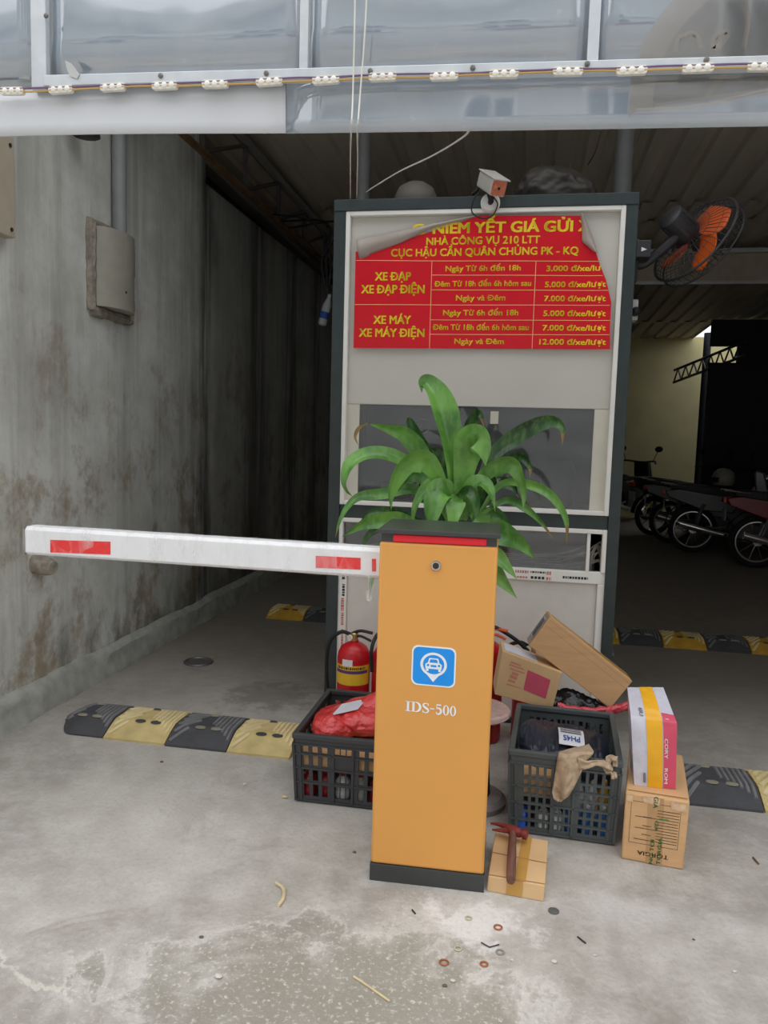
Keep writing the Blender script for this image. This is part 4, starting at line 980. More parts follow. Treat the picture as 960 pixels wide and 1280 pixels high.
# carton with green tape
def tc8():
    b = [(.360, 2.391), (.541, 2.367), (.600, 2.735), (.418, 2.775)]
    t = [(.362, 2.389), (.547, 2.367), (.597, 2.735), (.422, 2.77)]
    return [Vector((x, y, 0)) for x, y in b]+[Vector((x, y, .219)) for x, y in t]
C8 = tc8(); tg = thing('carton', 'brown carton with upside-down lettering and green printed tape, under the yellow-taped package', 'box', (.48, 2.56, 0))
q = MB(); q.hexa(C8); q.build('box_body', M_CARD, tg, bevel=.006, seg=3, smooth=40)
c4 = [C8[4], C8[5], C8[1], C8[0]]; f = face(c4, .0012)
q = MB(); put_text(q, 'TORGIA', f, .50, .145, .085, .012, width=.50, rot=math.pi)
def fr(u0, u1, v0, v1, t=.006):
    for a, b_, c, d_ in ((u0, u1, v0, v0+t), (u0, u1, v1-t, v1), (u0, u0+t, v0, v1), (u1-t, u1, v0, v1)): q.add([f(a, c), f(b_, c), f(b_, d_), f(a, d_)], [(0, 1, 2, 3)])
fr(.10, .88, .28, .90, .005); rr = random.Random(12)
for k in range(12): bars(q, f, .52 if k % 4 else .18, .86, .34+.042*k, .009, 0, rr, (.008, .03))
for k in range(3): bars(q, f, .3, .44, .42+.13*k, .009, 0, rr, (.008, .03))
q.build('carton_print', M_INK, tg, normals=False)
q = MB(); f1 = face(c4, .0009); q.add([f1(.40, 0.01), f1(.66, 0.01), f1(.60, .99), f1(.36, .99)], [(0, 1, 2, 3)])
tp = q.build('clear_tape', pm('clear_brown_tape', (190, 150, 106), .2, var=.04), tg, normals=False)
M_GRNT = pm('green_tape_print', (58, 136, 66), .4)
q = MB(); f3 = face(c4, .0022)
put_text(q, 'TORGIA', f3, .60, .22, .085, .012, width=.40, rot=math.pi/2); put_text(q, 'NG TOI', f3, .48, .19, .085, .012, width=.36, rot=math.pi/2)
put_text(q, 'GIA', f3, .48, .92, .10, .012, width=.17, rot=-math.pi/2); put_text(q, 'GIA', f3, .52, .58, .08, .006, width=.15, rot=-math.pi/2)
bars(q, f3, .56, .70, .68, .02, 0, random.Random(3), (.02, .05))
q.build('tape_print', M_GRNT, tp, normals=False)
f4 = face(c4, .0016)
for pts in (((.28, .9), (.54, .88), (.54, .98), (.28, .99)), ((.72, .86), (.97, .84), (.97, .95), (.72, .97)), ((.02, .88), (.12, .88), (.12, .99), (.02, .99))):
    q = MB(); q.add([f4(*p) for p in pts], [(0, 1, 2, 3)]); q.build('tape_patch', pm('crinkled_clear_tape', (216, 184, 148), .2, var=.2, scale=60), tg, normals=False)
gtop = lambda u, v: C8[4]*(1-u)*(1-v)+C8[5]*u*(1-v)+C8[6]*u*v+C8[7]*(1-u)*v+Vector((0, 0, .001))
q = MB(); q.add([gtop(.03, .045), gtop(.97, .04), gtop(.97, .06), gtop(.03, .06)], [(0, 1, 2, 3)]); q.build('flap_seam', pm('cardboard_crease', (160, 122, 84), .8), tg, normals=False)

# package in white, yellow and pink standing on it
pkf = [(.395, 2.446, .2195), (.519, 2.444, .2195), (.519, 2.575, .2195), (.400, 2.58, .2195)]
pkg = thing('package', 'white package with broad yellow tape and pink stripe standing on the carton', 'package', (.46, 2.51, .2195))
FT = [Vector((.374, 2.455, .432)), Vector((.512, 2.45, .43))]; BT = [Vector((.378, 2.60, .487)), Vector((.492, 2.60, .497))]
B0 = [Vector(p) for p in pkf]
def pf(u, v, off=0):
    """front (v 0..1) then sloping top (v 1..2)"""
    cx = .008*math.sin(math.pi*u)
    if v <= 1: p = (B0[0].lerp(B0[1], u)).lerp(FT[0].lerp(FT[1], u), v) + Vector((0, -cx*math.sin(math.pi*v)*1.2, 0)); n = Vector((0, -1, .08))
    else: p = (FT[0].lerp(FT[1], u)).lerp(BT[0].lerp(BT[1], u), v-1) + Vector((0, 0, cx*math.sin(math.pi*(v-1)))); n = Vector((0, -.45, .9))
    if v > .85 and v <= 1: p += Vector((0, .006*((v-.85)/.15)**2, 0))
    return p + n*off + Vector((0, .0015*noise.noise(Vector((u*9, v*7, 2))), .0015*noise.noise(Vector((u*7, v*9, 5)))))*(1 if .02 < v else 0)
q = MB(); q.grid(lambda u, v: pf(u, v*2), 10, 30)
for s_ in (0, 1):
    q.grid(lambda u, v: pf(s_, v*2).lerp(B0[3].lerp(BT[0], v) if s_ == 0 else B0[2].lerp(BT[1], v), u), 5, 30)
q.grid(lambda u, v: (B0[3].lerp(B0[2], u)).lerp(BT[0].lerp(BT[1], u), v), 6, 10); q.grid(lambda u, v: B0[0].lerp(B0[1], u).lerp(B0[3].lerp(B0[2], u), v), 4, 4)
q.build('wrapping', pm('white_plastic_wrap', (204, 204, 216), .3, var=.06, scale=30, bump=.3), pkg, smooth=40)
q = MB(); q.grid(lambda u, v: pf(.33+.35*u-.06*(1-min(1, v*2))*0+.0*u, .0+v*2, .0016), 6, 40); yt = q.build('yellow_tape', pm('yellow_packing_tape', (240, 178, 40), .25, var=.06, scale=14), pkg, smooth='all', normals=False)
q = MB(); q.grid(lambda u, v: pf(.70+.30*u, .005+v*1.22, .0013), 5, 28); ps = q.build('pink_stripe', pm('pink_packaging', (214, 82, 108), .35, var=.06), pkg, smooth='all', normals=False)
q = MB(); ft = lambda u, v: pf(u, v, .003)
put_text(q, 'CORY', ft, .76, .62, .11, .012, width=.30, rot=-math.pi/2); put_text(q, 'ROM', ft, .76, .20, .11, .012, width=.24, rot=-math.pi/2)
put_text(q, 'I', ft, .80, 1.07, .11, .012, rot=-math.pi/2)
q.build('white_lettering', pm('white_print', (240, 232, 234), .5), ps, normals=False)
q = MB(); put_text(q, '6IU', ft, .24, 1.2, .13, .02, width=.22, rot=-math.pi/2); bars(q, ft, .22, .28, .06, .16, 0, random.Random(1), (.004, .012))
q.build('small_print', pm('grey_print', (110, 110, 124), .6), pkg, normals=False)

# opened-out carton with a hammer on it, by the post
hb = thing('carton', 'small flattened cardboard box lying on the ground with the hammer on top', 'box', (.04, 2.2, 0))
b8 = [Vector((-.046, 2.122, 0)), Vector((.115, 2.106, 0)), Vector((.128, 2.345, 0)), Vector((-.034, 2.36, 0)), Vector((-.043, 2.126, .045)), Vector((.117, 2.112, .046)), Vector((.132, 2.335, .062)), Vector((-.032, 2.35, .062))]
q = MB(); q.hexa(b8); q.build('box_body', M_CARD2, hb, bevel=.003)
gh = lambda u, v, o=.0012: b8[4]*(1-u)*(1-v)+b8[5]*u*(1-v)+b8[6]*u*v+b8[7]*(1-u)*v+Vector((0, 0, o))
fh = face([b8[4], b8[5], b8[1], b8[0]], .0012)
q = MB(); q.add([gh(.46, 0), gh(.66, 0), gh(.70, 1), gh(.52, 1)], [(0, 1, 2, 3)]); q.add([fh(.34, .05), fh(.62, .05), fh(.62, .99), fh(.34, .99)], [(0, 1, 2, 3)]); q.build('packing_tape', pm('old_yellow_tape', (196, 150, 78), .25, var=.1), hb, normals=False)
q = MB(); q.add([gh(.0, .50), gh(1, .46), gh(1, .475), gh(0, .515)], [(0, 1, 2, 3)]); q.add([gh(.0, .015), gh(1, .015), gh(1, .03), gh(0, .03)], [(0, 1, 2, 3)]); q.build('crease', pm('cardboard_crease', (160, 122, 84), .8), hb, normals=False)
hm = thing('hammer', 'rusty claw hammer with worn wooden handle lying on the flattened cardboard box', 'hammer', (.03, 2.2, .065))
M_RUST = pm('rusty_red_steel', (134, 58, 54), .55, .3, var=.2, scale=40, bump=.2); M_HND = pm('worn_dark_wood', (116, 80, 68), .7, var=.25, scale=30, stretch=(3, .4, 3), bump=.2)
h0 = P(638.5, 1100, Z=.062); h1 = P(641, 1040, Z=.088)
q = MB(); q.tube([h0, h0.lerp(h1, .15), h0.lerp(h1, .5), h0.lerp(h1, .85), h1], [.0155, .017, .0165, .0145, .0135], 12, flat=.8); q.build('handle', M_HND, hm, smooth=40)
pa = P(659, 1044, Z=.09); pb = P(640, 1038, Z=.092); pc_ = P(626, 1031, Z=.095); pd = P(613, 1029, Z=.096); pe = P(615, 1037, Z=.09)
q = MB(); q.tube([pa, pa.lerp(pb, .25)], [.0155, .0155], 14); q.tube([pa.lerp(pb, .25), pa.lerp(pb, .45)], [.011, .011], 12); q.tube([pa.lerp(pb, .4), pb, pb.lerp(pc_, .5)], [.014, .0165, .013], 12)
q.tube(CR([pb, pc_, pd], 4), [.011, .010, .009, .008, .007, .006, .005, .004, .003], 8); q.tube(CR([pb, P(628, 1038, Z=.09), pe], 4), [.011, .010, .009, .008, .007, .006, .005, .004, .003], 8)
q.build('head', M_RUST, hm, smooth=40)

# ================================================================== speed humps
M_HB = pm('black_rubber_hump', (74, 75, 79), .7, var=.15, scale=18); M_HY = pm('dusty_yellow_rubber', (204, 184, 128), .75, var=.16, scale=14); M_HY2 = pm('yellow_rubber', (206, 160, 56), .7, var=.16, scale=14)
M_RB1 = pm('dust_worn_black_tread', (122, 122, 124), .8, var=.15, scale=18); M_RB2 = pm('dust_worn_yellow_tread', (224, 208, 160), .8, var=.12, scale=14)
M_RF = pm('dull_reflector', (150, 144, 128), .4, var=.1)
def hump(x0, x1, y0, m, label, group, end=None, D=.34):
    h = thing('speed_hump', label, 'speed hump', ((x0+x1)/2, y0+D/2, 0), group); H = .05
    prof = lambda t: H*min(1, math.sin(math.pi*min(1, max(0, t)))*1.12+.06)
    q = MB()
    def top(u, v):
        x = x0+.003+(x1-x0-.006)*u; e = 1
        if end == 'L': e = math.sin(min(1, (u+.02)/.45)*math.pi/2)
        sk = .0
        return (x, y0+D*(.5+(v-.5)*(e if end else 1)), prof(v)*(e if end else 1)+.003)
    q.grid(top, 14, 22)
    if not end: q.grid(lambda u, v: (x0+.003, y0+D*v, prof(v)*u), 1, 22)
    q.grid(lambda u, v: (x1-.003, y0+D*v, prof(v)*u), 1, 22)
    
    if not end: q.grid(lambda u, v: (x0+.003+(x1-x0-.006)*u, y0, .009*v), 1, 1)
    q.build('hump_body', m, h, smooth=50)
    q = MB()
    def ridge(u0, v0, u1, v1, wd=.0065):
        n = 10; a = Vector((x0+(x1-x0)*u0, y0+D*v0, 0)); b_ = Vector((x0+(x1-x0)*u1, y0+D*v1, 0)); d = (b_-a).normalized(); s_ = Vector((-d.y, d.x, 0))*wd
        P_ = []
        for i in range(n+1):
            p = a.lerp(b_, i/n); u = (p.x-x0)/(x1-x0); v = (p.y-y0)/D
            if not (.02 < u < .98 and .03 < v < .97): continue
            e = math.sin(min(1, (u+.02)/.45)*math.pi/2) if end else 1
            z = prof(v)*e+.003; 
            yy_ = y0+D*(.5+(v-.5)*e)
            P_.append(Vector((p.x, yy_, z)))
        for i in range(len(P_)-1):
            a_, c_ = P_[i], P_[i+1]; up_ = Vector((0, 0, .006)); s3 = s_*.6
            q.add([a_-s_, c_-s_, c_+s_, a_+s_, a_-s3+up_, c_-s3+up_, c_+s3+up_, a_+s3+up_], [(0, 1, 5, 4), (2, 3, 7, 6), (4, 5, 6, 7), (0, 4, 7, 3), (1, 2, 6, 5)])
    for k in range(7):                       # chevron tread: slanting bars on the left half, upright ones on the right
        v0 = .02+.135*k; n_ = min(.42, (1.02-v0)/1.15); ridge(.05, v0+.04, .05+n_*(1 if k > 2 else .45+.2*k), v0+.04+1.15*n_*(1 if k > 2 else .45+.2*k), .008)
    for k in range(6): ridge(.58+.072*k, .95, .58+.072*k, .42-.055*k, .007)
    q.build('tread_ridges', M_RB1 if m is M_HB else M_RB2, h, normals=False)
    cx = (x0+x1)/2
    for dx, v in ((-.02, .30), (.05, .30), (-.02, .72)):
        T = Matrix.Translation((cx+dx, y0+D*v, prof(v)+.003)) @ Matrix.Diagonal((1.7, 1, 1, 1))
        q = MB(); q.lathe([(.014, 0), (.013, .004), (.006, .006)], 14, T); q.build('bolt_boss', M_RF if m is M_HB else M_HB, h, smooth=40)
    return h
G1 = 'front row of rubber speed humps'; G2 = 'rear row of rubber speed humps'
hump(-1.95, -1.68, 2.86, M_HB, 'black speed hump at the far left end, nearest the stained wall', G1, end='L')
hump(-1.68, -1.40, 2.855, M_HY, 'dusty yellow speed hump second from the left wall', G1)
hump(-1.40, -1.13, 2.85, M_HB, 'black speed hump between the two dusty yellow ones on the left', G1)
hump(-1.13, -.86, 2.845, M_HY, 'dusty yellow speed hump next to the left black crate', G1)
hump(.63, .905, 2.82, M_HB, 'black speed hump with chevron tread right of the green-taped carton', G1)
hump(.905, 1.18, 2.82, M_HY, 'dusty yellow speed hump cut by the right edge of the photo, front row', G1)
hump(-1.45, -1.18, 5.05, M_HB, 'black speed hump in the dark passage right of the lone yellow one', G2)
hump(-1.72, -1.45, 5.05, M_HY2, 'yellow speed hump alone in the dark left passage', G2)
hump(.40, .672, 5.05, M_HY2, 'yellow speed hump mostly hidden by the right post of the booth', G2)
hump(.672, .94, 5.05, M_HB, 'black speed hump in the rear row nearest the booth on the right', G2)
hump(.94, 1.208, 5.05, M_HY2, 'yellow speed hump in the middle of the rear row, right of the booth', G2)
hump(1.208, 1.47, 5.05, M_HB, 'black speed hump between the two yellow ones in the rear right row', G2)
hump(1.47, 1.74, 5.05, M_HY2, 'yellow speed hump at the right edge of the photo, rear row', G2)

# ================================================================== plastic awning over the entrance
AY = 1.98
def ap(px, py): return P(px, py, Y=AY)
g = NG('clear_plastic_sheeting'); n1 = g.noise(3, 6, .6, None, .6); n2 = g.noise(40, 4, .6)
col = g.mix(g.ramp(n1, .3, .7), (98, 112, 124), (116, 125, 133)); col = g.mix(g.ramp(n2, .62, .75, 0, .25), col, (175, 178, 180))
M_PVC = g.out(col, g.ramp(n1, .3, .7, .03, .07), g.noise(1.6, 3, .5), .12, .03, 1.0)
M_PVC.node_tree.nodes['Principled BSDF'].inputs['IOR'].default_value = 1.9
M_PVC.node_tree.nodes['Principled BSDF'].inputs['Coat Weight'].default_value = .6; M_PVC.node_tree.nodes['Principled BSDF'].inputs['Coat IOR'].default_value = 1.7; M_PVC.node_tree.nodes['Principled BSDF'].inputs['Coat Roughness'].default_value = .02
def let_light_through(m, fac, tint):
    n = m.node_tree.nodes; L = m.node_tree.links; o = next(x for x in n if x.type == 'OUTPUT_MATERIAL'); t = n.new('ShaderNodeBsdfTranslucent'); t.inputs[0].default_value = (*tint, 1)
    a = n.new('ShaderNodeAddShader'); L.new(n['Principled BSDF'].outputs[0], a.inputs[0]); L.new(t.outputs[0], a.inputs[1]); L.new(a.outputs[0], o.inputs[0])
let_light_through(M_PVC, 1, (.42, .44, .46))
def pvc_tint(nm, col):
    m = M_PVC.copy(); m.name = nm; b_ = m.node_tree.nodes['Principled BSDF']; l_ = b_.inputs['Base Color'].links[0]; m.node_tree.links.remove(l_)
    G = m.node_tree.nodes; z_ = G.new('ShaderNodeTexNoise'); z_.inputs['Scale'].default_value = 60; r_ = G.new('ShaderNodeValToRGB'); c = lin(col)
    r_.color_ramp.elements[0].color = (*[v*.8 for v in c], 1); r_.color_ramp.elements[1].color = (*[min(1, v*1.25) for v in c], 1)
    m.node_tree.links.new(z_.outputs[0], r_.inputs[0]); m.node_tree.links.new(r_.outputs[0], b_.inputs['Base Color']); return m
M_PR1 = pvc_tint('grey_brown_pvc', (58, 54, 46)); M_PR2 = pvc_tint('tan_pvc', (92, 78, 60)); M_PR3 = pvc_tint('cream_pvc', (124, 108, 84))
M_WPVC = pm('milky_white_sheeting', (212, 215, 220), .25, var=.03, scale=4, spec=.8)
M_GALV = pm('galvanised_rail', (206, 212, 216), .4, .35, var=.07, scale=20)
awn = thing('plastic_awning', 'clear plastic sheet awning on a galvanised frame hanging above the entrance', 'awning', (0, AY, 2.0))
L0, R0 = ap(0, 172), ap(960, 157); sl = (R0.z-L0.z)/(R0.x-L0.x)
zb = lambda x: L0.z+sl*(x-L0.x)                       # lower hem
A1, A2 = P(70, 100, Y=AY-.03), P(960, 77, Y=AY-.03); s2_ = (A2.z-A1.z)/(A2.x-A1.x); zr = lambda x: A1.z+s2_*(x-A1.x)   # rail centre
XA, XB, ZTOP = -2.3, 3.3, 3.45
split = ap(357, 165).x
q = MB(); q.grid(lambda u, v: (split+(XB-split)*u, AY+.003+.0025*math.sin(u*9)*(1-v), zb(split+(XB-split)*u)*(1-v)+(zr(split+(XB-split)*u)+.012)*v), 40, 4); q.build('lower_valance', M_PVC, awn, smooth='all', normals=False, solid=.002)
q = MB(); q.grid(lambda u, v: (XA+(split-XA)*u, AY-.004+.008*math.sin(u*7)*(1-v), zb(XA+(split-XA)*u)*(1-v)+(zr(XA+(split-XA)*u)-.012)*v), 30, 4); q.build('white_valance', M_WPVC, awn, smooth='all', normals=False, solid=.002)
u1, u2, u3 = ap(55, 50).x, ap(383.5, 40).x, ap(742, 35).x
xs = [XA, u1, u2, u3, u3+(u3-u2), XB]
for a, b_ in zip(xs, xs[1:]):
    q = MB(); q.grid(lambda u, v: (a+(b_-a)*u, AY+.001+.008*math.sin(math.pi*u)*math.sin(math.pi*v), zr(a+(b_-a)*u)*(1-v)+ZTOP*v), 12, 10); q.build('upper_sheet', M_PVC, awn, smooth='all', normals=False, solid=.002)
q = MB()
xl = ap(62, 100).x
# flat brown emblem shape laid on the sheet at the right
def onsheet(px, py, k=0): v = ap(px, py); return (v.x, AY-.0045-.0006*k + (.0 if py > 85 else .0), v.z)
def arcpts(cx, cy, r, a0, a1, n=40): return [(cx+r*math.cos(math.radians(a0+(a1-a0)*i/n)), cy+r*math.sin(math.radians(a0+(a1-a0)*i/n))) for i in range(n+1)]
def pstroke(mb, pts, w, k, mi):
    pts = [Vector((x, y, 0)) for x, y in pts]
    for i in range(len(pts)-1):
        t = (pts[i+1]-pts[i]).normalized(); n_ = Vector((-t.y, t.x, 0))*w/2
        mb.add([onsheet(*(pts[i]+n_)[:2], k), onsheet(*(pts[i+1]+n_)[:2], k), onsheet(*(pts[i+1]-n_)[:2], k), onsheet(*(pts[i]-n_)[:2], k)], [(0, 1, 2, 3)], mi)
pe = MB()
cyl = lambda x: 137-22*(x-800)/160
out = [(x, y) for x, y in arcpts(985, 140, 200, 178, 262)] + [(1120, -58), (1120, cyl(1120))] + [(x, cyl(x)) for x in range(1080, 789, -20)]
pe.add([onsheet(x, y, 1) for x, y in out], [tuple(range(len(out)))], 1)
inn = [(x, y) for x, y in arcpts(985, 140, 170, 180, 258)] + [(1120, -26), (1120, cyl(1120)-4)] + [(x, cyl(x)-4) for x in range(1080, 819, -20)]
pe.add([onsheet(x, y, 2) for x, y in inn], [tuple(range(len(inn)))], 0)
S_ = lambda p: [(v.x, v.y) for v in CR([(x, y, 0) for x, y in p], 6)]
pstroke(pe, S_([(843, 66), (848, 50), (860, 44), (870, 46), (876, 62)]), 6, 3, 1)
pstroke(pe, S_([(890, 62), (893, 48), (905, 41), (909, 44), (903, 54), (892, 64)]), 7, 3, 1); pstroke(pe, S_([(928, 8), (934, 30), (928, 62)]), 6, 3, 1)
pstroke(pe, S_([(880, 126), (890, 112), (908, 90)]), 6, 3, 1); pstroke(pe, S_([(950, 108), (957, 92)]), 5, 3, 1)
pstroke(pe, S_([(795, 138), (850, 135), (900, 127), (960, 113), (1060, 98)]), 2.2, 4, 2); pstroke(pe, S_([(795, 142), (850, 139), (900, 131), (960, 117), (1060, 102)]), 1.4, 4, 2)
pe.build('brown_emblem', [M_PR1, M_PR2, M_PR3], awn, normals=False)
q.hexa([(xl, AY-.03, zr(xl)-.014), (XB, AY-.03, zr(XB)-.014), (XB, AY-.006, zr(XB)-.014), (xl, AY-.006, zr(xl)-.014), (xl, AY-.03, zr(xl)+.014), (XB, AY-.03, zr(XB)+.014), (XB, AY-.006, zr(XB)+.014), (xl, AY-.006, zr(xl)+.014)]); q.build('bottom_rail', M_GALV, awn, bevel=.002)
for x, w_ in ((u1, .022), (u2, .011), (u3, .013), (u3+(u3-u2), .013)):
    q = MB(); q.box(x-w_, x+w_, AY-.026, AY-.006, zr(x)-(.02 if x == u1 else -.013), ZTOP); q.build('upright', M_GALV, awn, bevel=.002)
for px, py in ((201, 95), (333, 92), (463, 89), (591, 85), (734, 80), (883, 75), (58, 20)):
    c = P(px, py, Y=AY-.03); q = MB(); q.lathe([(.0065, 0), (.0065, .003), (.003, .006)], 10, rotm((0, -1, 0), loc=(c.x, AY-.03, c.z)))
    q.build('screw', pm('dull_screw', (120, 118, 112), .4, .6), awn, smooth=30)
q = MB(); rr = random.Random(21)
tb = [P(x_, y_, Y=AY-.03) for x_, y_ in ((82, 76), (90, 80), (100, 93), (97, 99), (88, 96), (84, 86))]
q.prism([(p.x, p.z) for p in tb], lambda u, v, d: (u, AY-.031-d, v), 0, .002); q.build('tape_scrap', pm('peeling_tape', (190, 192, 192), .4), awn)

M_LED = pm('clear_led_resin', (226, 222, 210), .2, var=.08, scale=60, spec=.7); M_LENS = pm('led_lens', (245, 243, 236), .15)
M_VW = pm('violet_wire', (120, 96, 132), .5); M_OW = pm('ochre_wire', (196, 160, 96), .5)
led = thing('light_string', 'string of clear three-lens light modules on wire along the awning rail', 'light string', (0, AY-.03, 2.1))
ms = [(14, 113), (75, 111), (140, 108), (205, 106), (268, 104), (336, 101), (407, 99), (478, 95), (555, 94), (630, 91), (710, 88), (790, 87), (873, 84), (955, 82), (1040, 79), (1124, 77), (1208, 74), (1292, 71), (1376, 68)]
for i, (px, py) in enumerate(ms):
    c = P(px, py, Y=AY-.038); y = AY-.034; a = math.radians(rr.uniform(-3, 2)); M4 = Matrix.Translation((c.x, y, c.z)) @ Matrix.Rotation(-a, 4, 'Y')
    q = MB(); q.prism(rrect(.035, .0098, .007, 4), lambda u, v, d: M4 @ Vector((u, -d, v)), -.008, .004)
    m_ = q.build('light_module', M_LED, led, bevel=.001)
    q = MB()
    for k in (-1, 0, 1): q.lathe([(.0078, 0), (.0068, .002), (.004, .0035), (.001, .004)], 12, M4 @ rotm((0, -1, 0), loc=(k*.02, -.004, 0)))
    q.build('lens', M_LENS, m_, smooth=60)
q = MB()
for (xa, ya), (xb, yb) in zip([(-60, 116)]+ms, ms):
    a, b_ = P(xa, ya, Y=AY-.036), P(xb, yb, Y=AY-.036)
    for k, dz in ((0, .004), (1, -.003)):
        q.tube(CR([(a.x, AY-.036, a.z+dz), ((a.x+b_.x)/2, AY-.036, (a.z+b_.z)/2+dz-.002+.004*rr.random()), (b_.x, AY-.036, b_.z+dz)], 4), .0026, 6, mi=k)
q.build('wire', [M_VW, M_OW], led, smooth=True)

# white cables drooping from above down to the booth roof
M_WC = pm('white_cable', (222, 220, 210), .5)
for k, (pts, r, lab) in enumerate((
    ([(446, -520, 1.93), (445, -200, 1.93), (444, -30, 1.93), (443, 40, 1.935), (441, 120, 1.94), (439, 165, 1.95), (438, 200, 2.5), (438, 249, 3.52)], .0021, 'thin white cable hanging over the plastic valance, left one of the pair'),
    ([(470, -520, 1.93), (464, -200, 1.93), (459, -30, 1.93), (456, 40, 1.935), (450, 120, 1.94), (447, 165, 1.95), (447, 200, 2.5), (446, 248, 3.53)], .0021, 'thin white cable hanging over the plastic valance, right one of the pair'),
    ([(590, 158, 2.1), (578, 172, 2.3), (540, 195, 2.7), (500, 214, 3.1), (470, 232, 3.4), (458, 240, 3.54)], .003, 'white cable slanting from the booth roof up behind the valance'))):
    q = MB(); q.tube(CR([P(x, y, Y=Y) for x, y, Y in pts], 8), r, 6); tag(q.build('cable', M_WC, smooth=True), lab, 'cable')
q = MB(); q.tube(CR([P(751, 165, Y=2.6), P(744, 190, Y=3.2), P(735, 206, Y=3.7)], 6), .003, 6); tag(q.build('cable', M_BLK, smooth=True), 'thin black cable running up from the dark tarpaulin bundle', 'cable')

# ================================================================== on the booth roof
M_TARP = pm('dusty_black_tarp', (58, 54, 49), .5, var=.25, scale=7, bump=.25)
q = MB(); blob(q, (.085, 3.75, 2.43), (.195, .14, .115), 17, .2, 2.0, 5, .10, flat_z=2.347)
q.tube(CR([(.30, 3.82, 2.36), (.33, 3.80, 2.40), (.345, 3.82, 2.37)], 5), .03, 10); q.tube(CR([(-.06, 3.7, 2.37), (-.02, 3.68, 2.43), (.05, 3.72, 2.5)], 5), .014, 8)
tag(q.build('tarpaulin_bundle', M_TARP, smooth='all'), 'crumpled dusty black tarpaulin bundle on the booth roof', 'tarpaulin')
q = MB(); q.lathe([(.100, 0), (.103, .012), (.097, .05), (.08, .085), (.045, .107), (.005, .114)], 28, Matrix.Translation((P(520, 240, Y=3.62).x, 3.62, 2.346)))
tag(q.build('bowl', pm('grey_upturned_bowl', (92, 88, 82), .6, var=.1), smooth=35), 'dark grey upturned bowl on the booth roof left of the camera', 'bowl')
cm = thing('security_camera', 'silver bullet security camera on a white round bracket at the booth roof edge', 'camera', (-.18, 3.47, 2.33))
cA = P(612, 228, Y=3.42); cB = P(630, 240, Y=3.30); ax_ = (cB-cA).normalized(); Mx = rotm(ax_, loc=cA-ax_*.05)
q = MB(); q.prism(rrect(.034, .032, .008, 4), lambda u, v, d: Mx @ Vector((u, v, d)), 0, .15); q.build('housing', pm('brushed_silver', (205, 203, 196), .4, .25), cm, bevel=.002, smooth=40)
q = MB(); q.prism(rrect(.031, .029, .008, 4), lambda u, v, d: Mx @ Vector((u, v, d)), .1502, .153)
cf = q.build('front_window', pm('copper_front', (206, 120, 90), .35, .2, var=.25, scale=50), cm)
q = MB(); q.lathe([(.006, .153), (.006, .1545)], 16, Mx); q.build('lens', M_BLK, cf)
q = MB(); q.prism(rrect(.039, .003, .002, 2), lambda u, v, d: Mx @ Vector((u, v+.036, d)), -.005, .165); q.build('sunshield', pm('brushed_silver', (200, 200, 196), .3, .7), cm, bevel=.001)
bc = P(613, 254, Y=3.46)
q = MB(); q.lathe([(.042, 0), (.042, .012), (.034, .02)], 28, rotm((0, -1, 0), loc=(bc.x, 3.466, bc.z))); q.build('bracket_base', pm('white_bracket', (222, 220, 216), .4), cm, smooth=30)
q = MB(); q.tube(CR([(bc.x, 3.452, bc.z), (bc.x+.004, 3.42, bc.z+.005), cA-ax_*.01+Vector((0, 0, -.032))], 5), .012, 10); q.build('bracket_arm', M_BLK, cm, smooth=True)
q = MB(); q.tube(CR([P(601, 237, Y=3.42), P(592, 250, Y=3.43), P(590, 265, Y=3.44), P(602, 273, Y=3.44), P(615, 270, Y=3.44), P(622, 256, Y=3.44), P(617, 246, Y=3.43)], 6), .0032, 6); q.build('cable_loop', M_BLK, cm, smooth=True)
q = MB(); q.tube(CR([P(606, 222, Y=3.5), P(600, 230, Y=3.55), P(596, 238, Y=3.56), P(590, 243, Y=3.57)], 5), .008, 8); q.build('cable_plug', M_BLK, cm, smooth=True)

# ================================================================== posts, trusses
M_POST = pm('grey_pipe_paint', (150, 152, 152), .5, .1, var=.1, scale=8)
for (px, r, Y, lab) in ((455, .041, 4.85, 'grey steel pipe column rising behind the left of the booth roof'), (780, .052, 4.85, 'grey steel pipe column rising behind the right of the booth roof')):
    c = P(px, 200, Y=Y); t = thing('pipe_column', lab, 'column', (c.x, Y, 0), 'pipe columns holding the roof')
    q = MB(); q.lathe([(r, .02), (r, roof_z(Y)-.02)], 24, Matrix.Translation((c.x, Y, 0))); q.build('pipe', M_POST, t, smooth=30)
    q = MB(); q.box(c.x-.1, c.x+.1, Y-.1, Y+.1, 0, .02); q.build('base_plate', M_POST, t, bevel=.002); q = MB(); q.box(c.x-.1, c.x+.1, Y-.1, Y+.1, roof_z(Y)-.02, roof_z(Y)); q.build('head_plate', M_POST, t, bevel=.002)
M_TRS = pm('dark_truss_steel', (92, 88, 84), .5, .3, var=.15); M_TRS2 = pm('rusty_truss_steel', (112, 84, 56), .6, .2, var=.25, scale=20)
tr = thing('roof_truss', 'dark steel roof truss running above the left wall', 'truss', (-1.95, 6, 2.9))
q = MB(); q.tube([(-1.95, 2.1, 2.95), (-1.95, 9.55, 2.92)], .022, 8); q.build('bottom_chord', M_TRS2, tr, smooth=40)
q = MB(); q.tube([(-1.95, 2.1, 3.33), (-1.95, 9.55, 3.16)], .035, 8); q.build('top_chord', pm('grey_chord', (150, 150, 148), .5, .2), tr, smooth=40)
y = 2.3; up_ = False
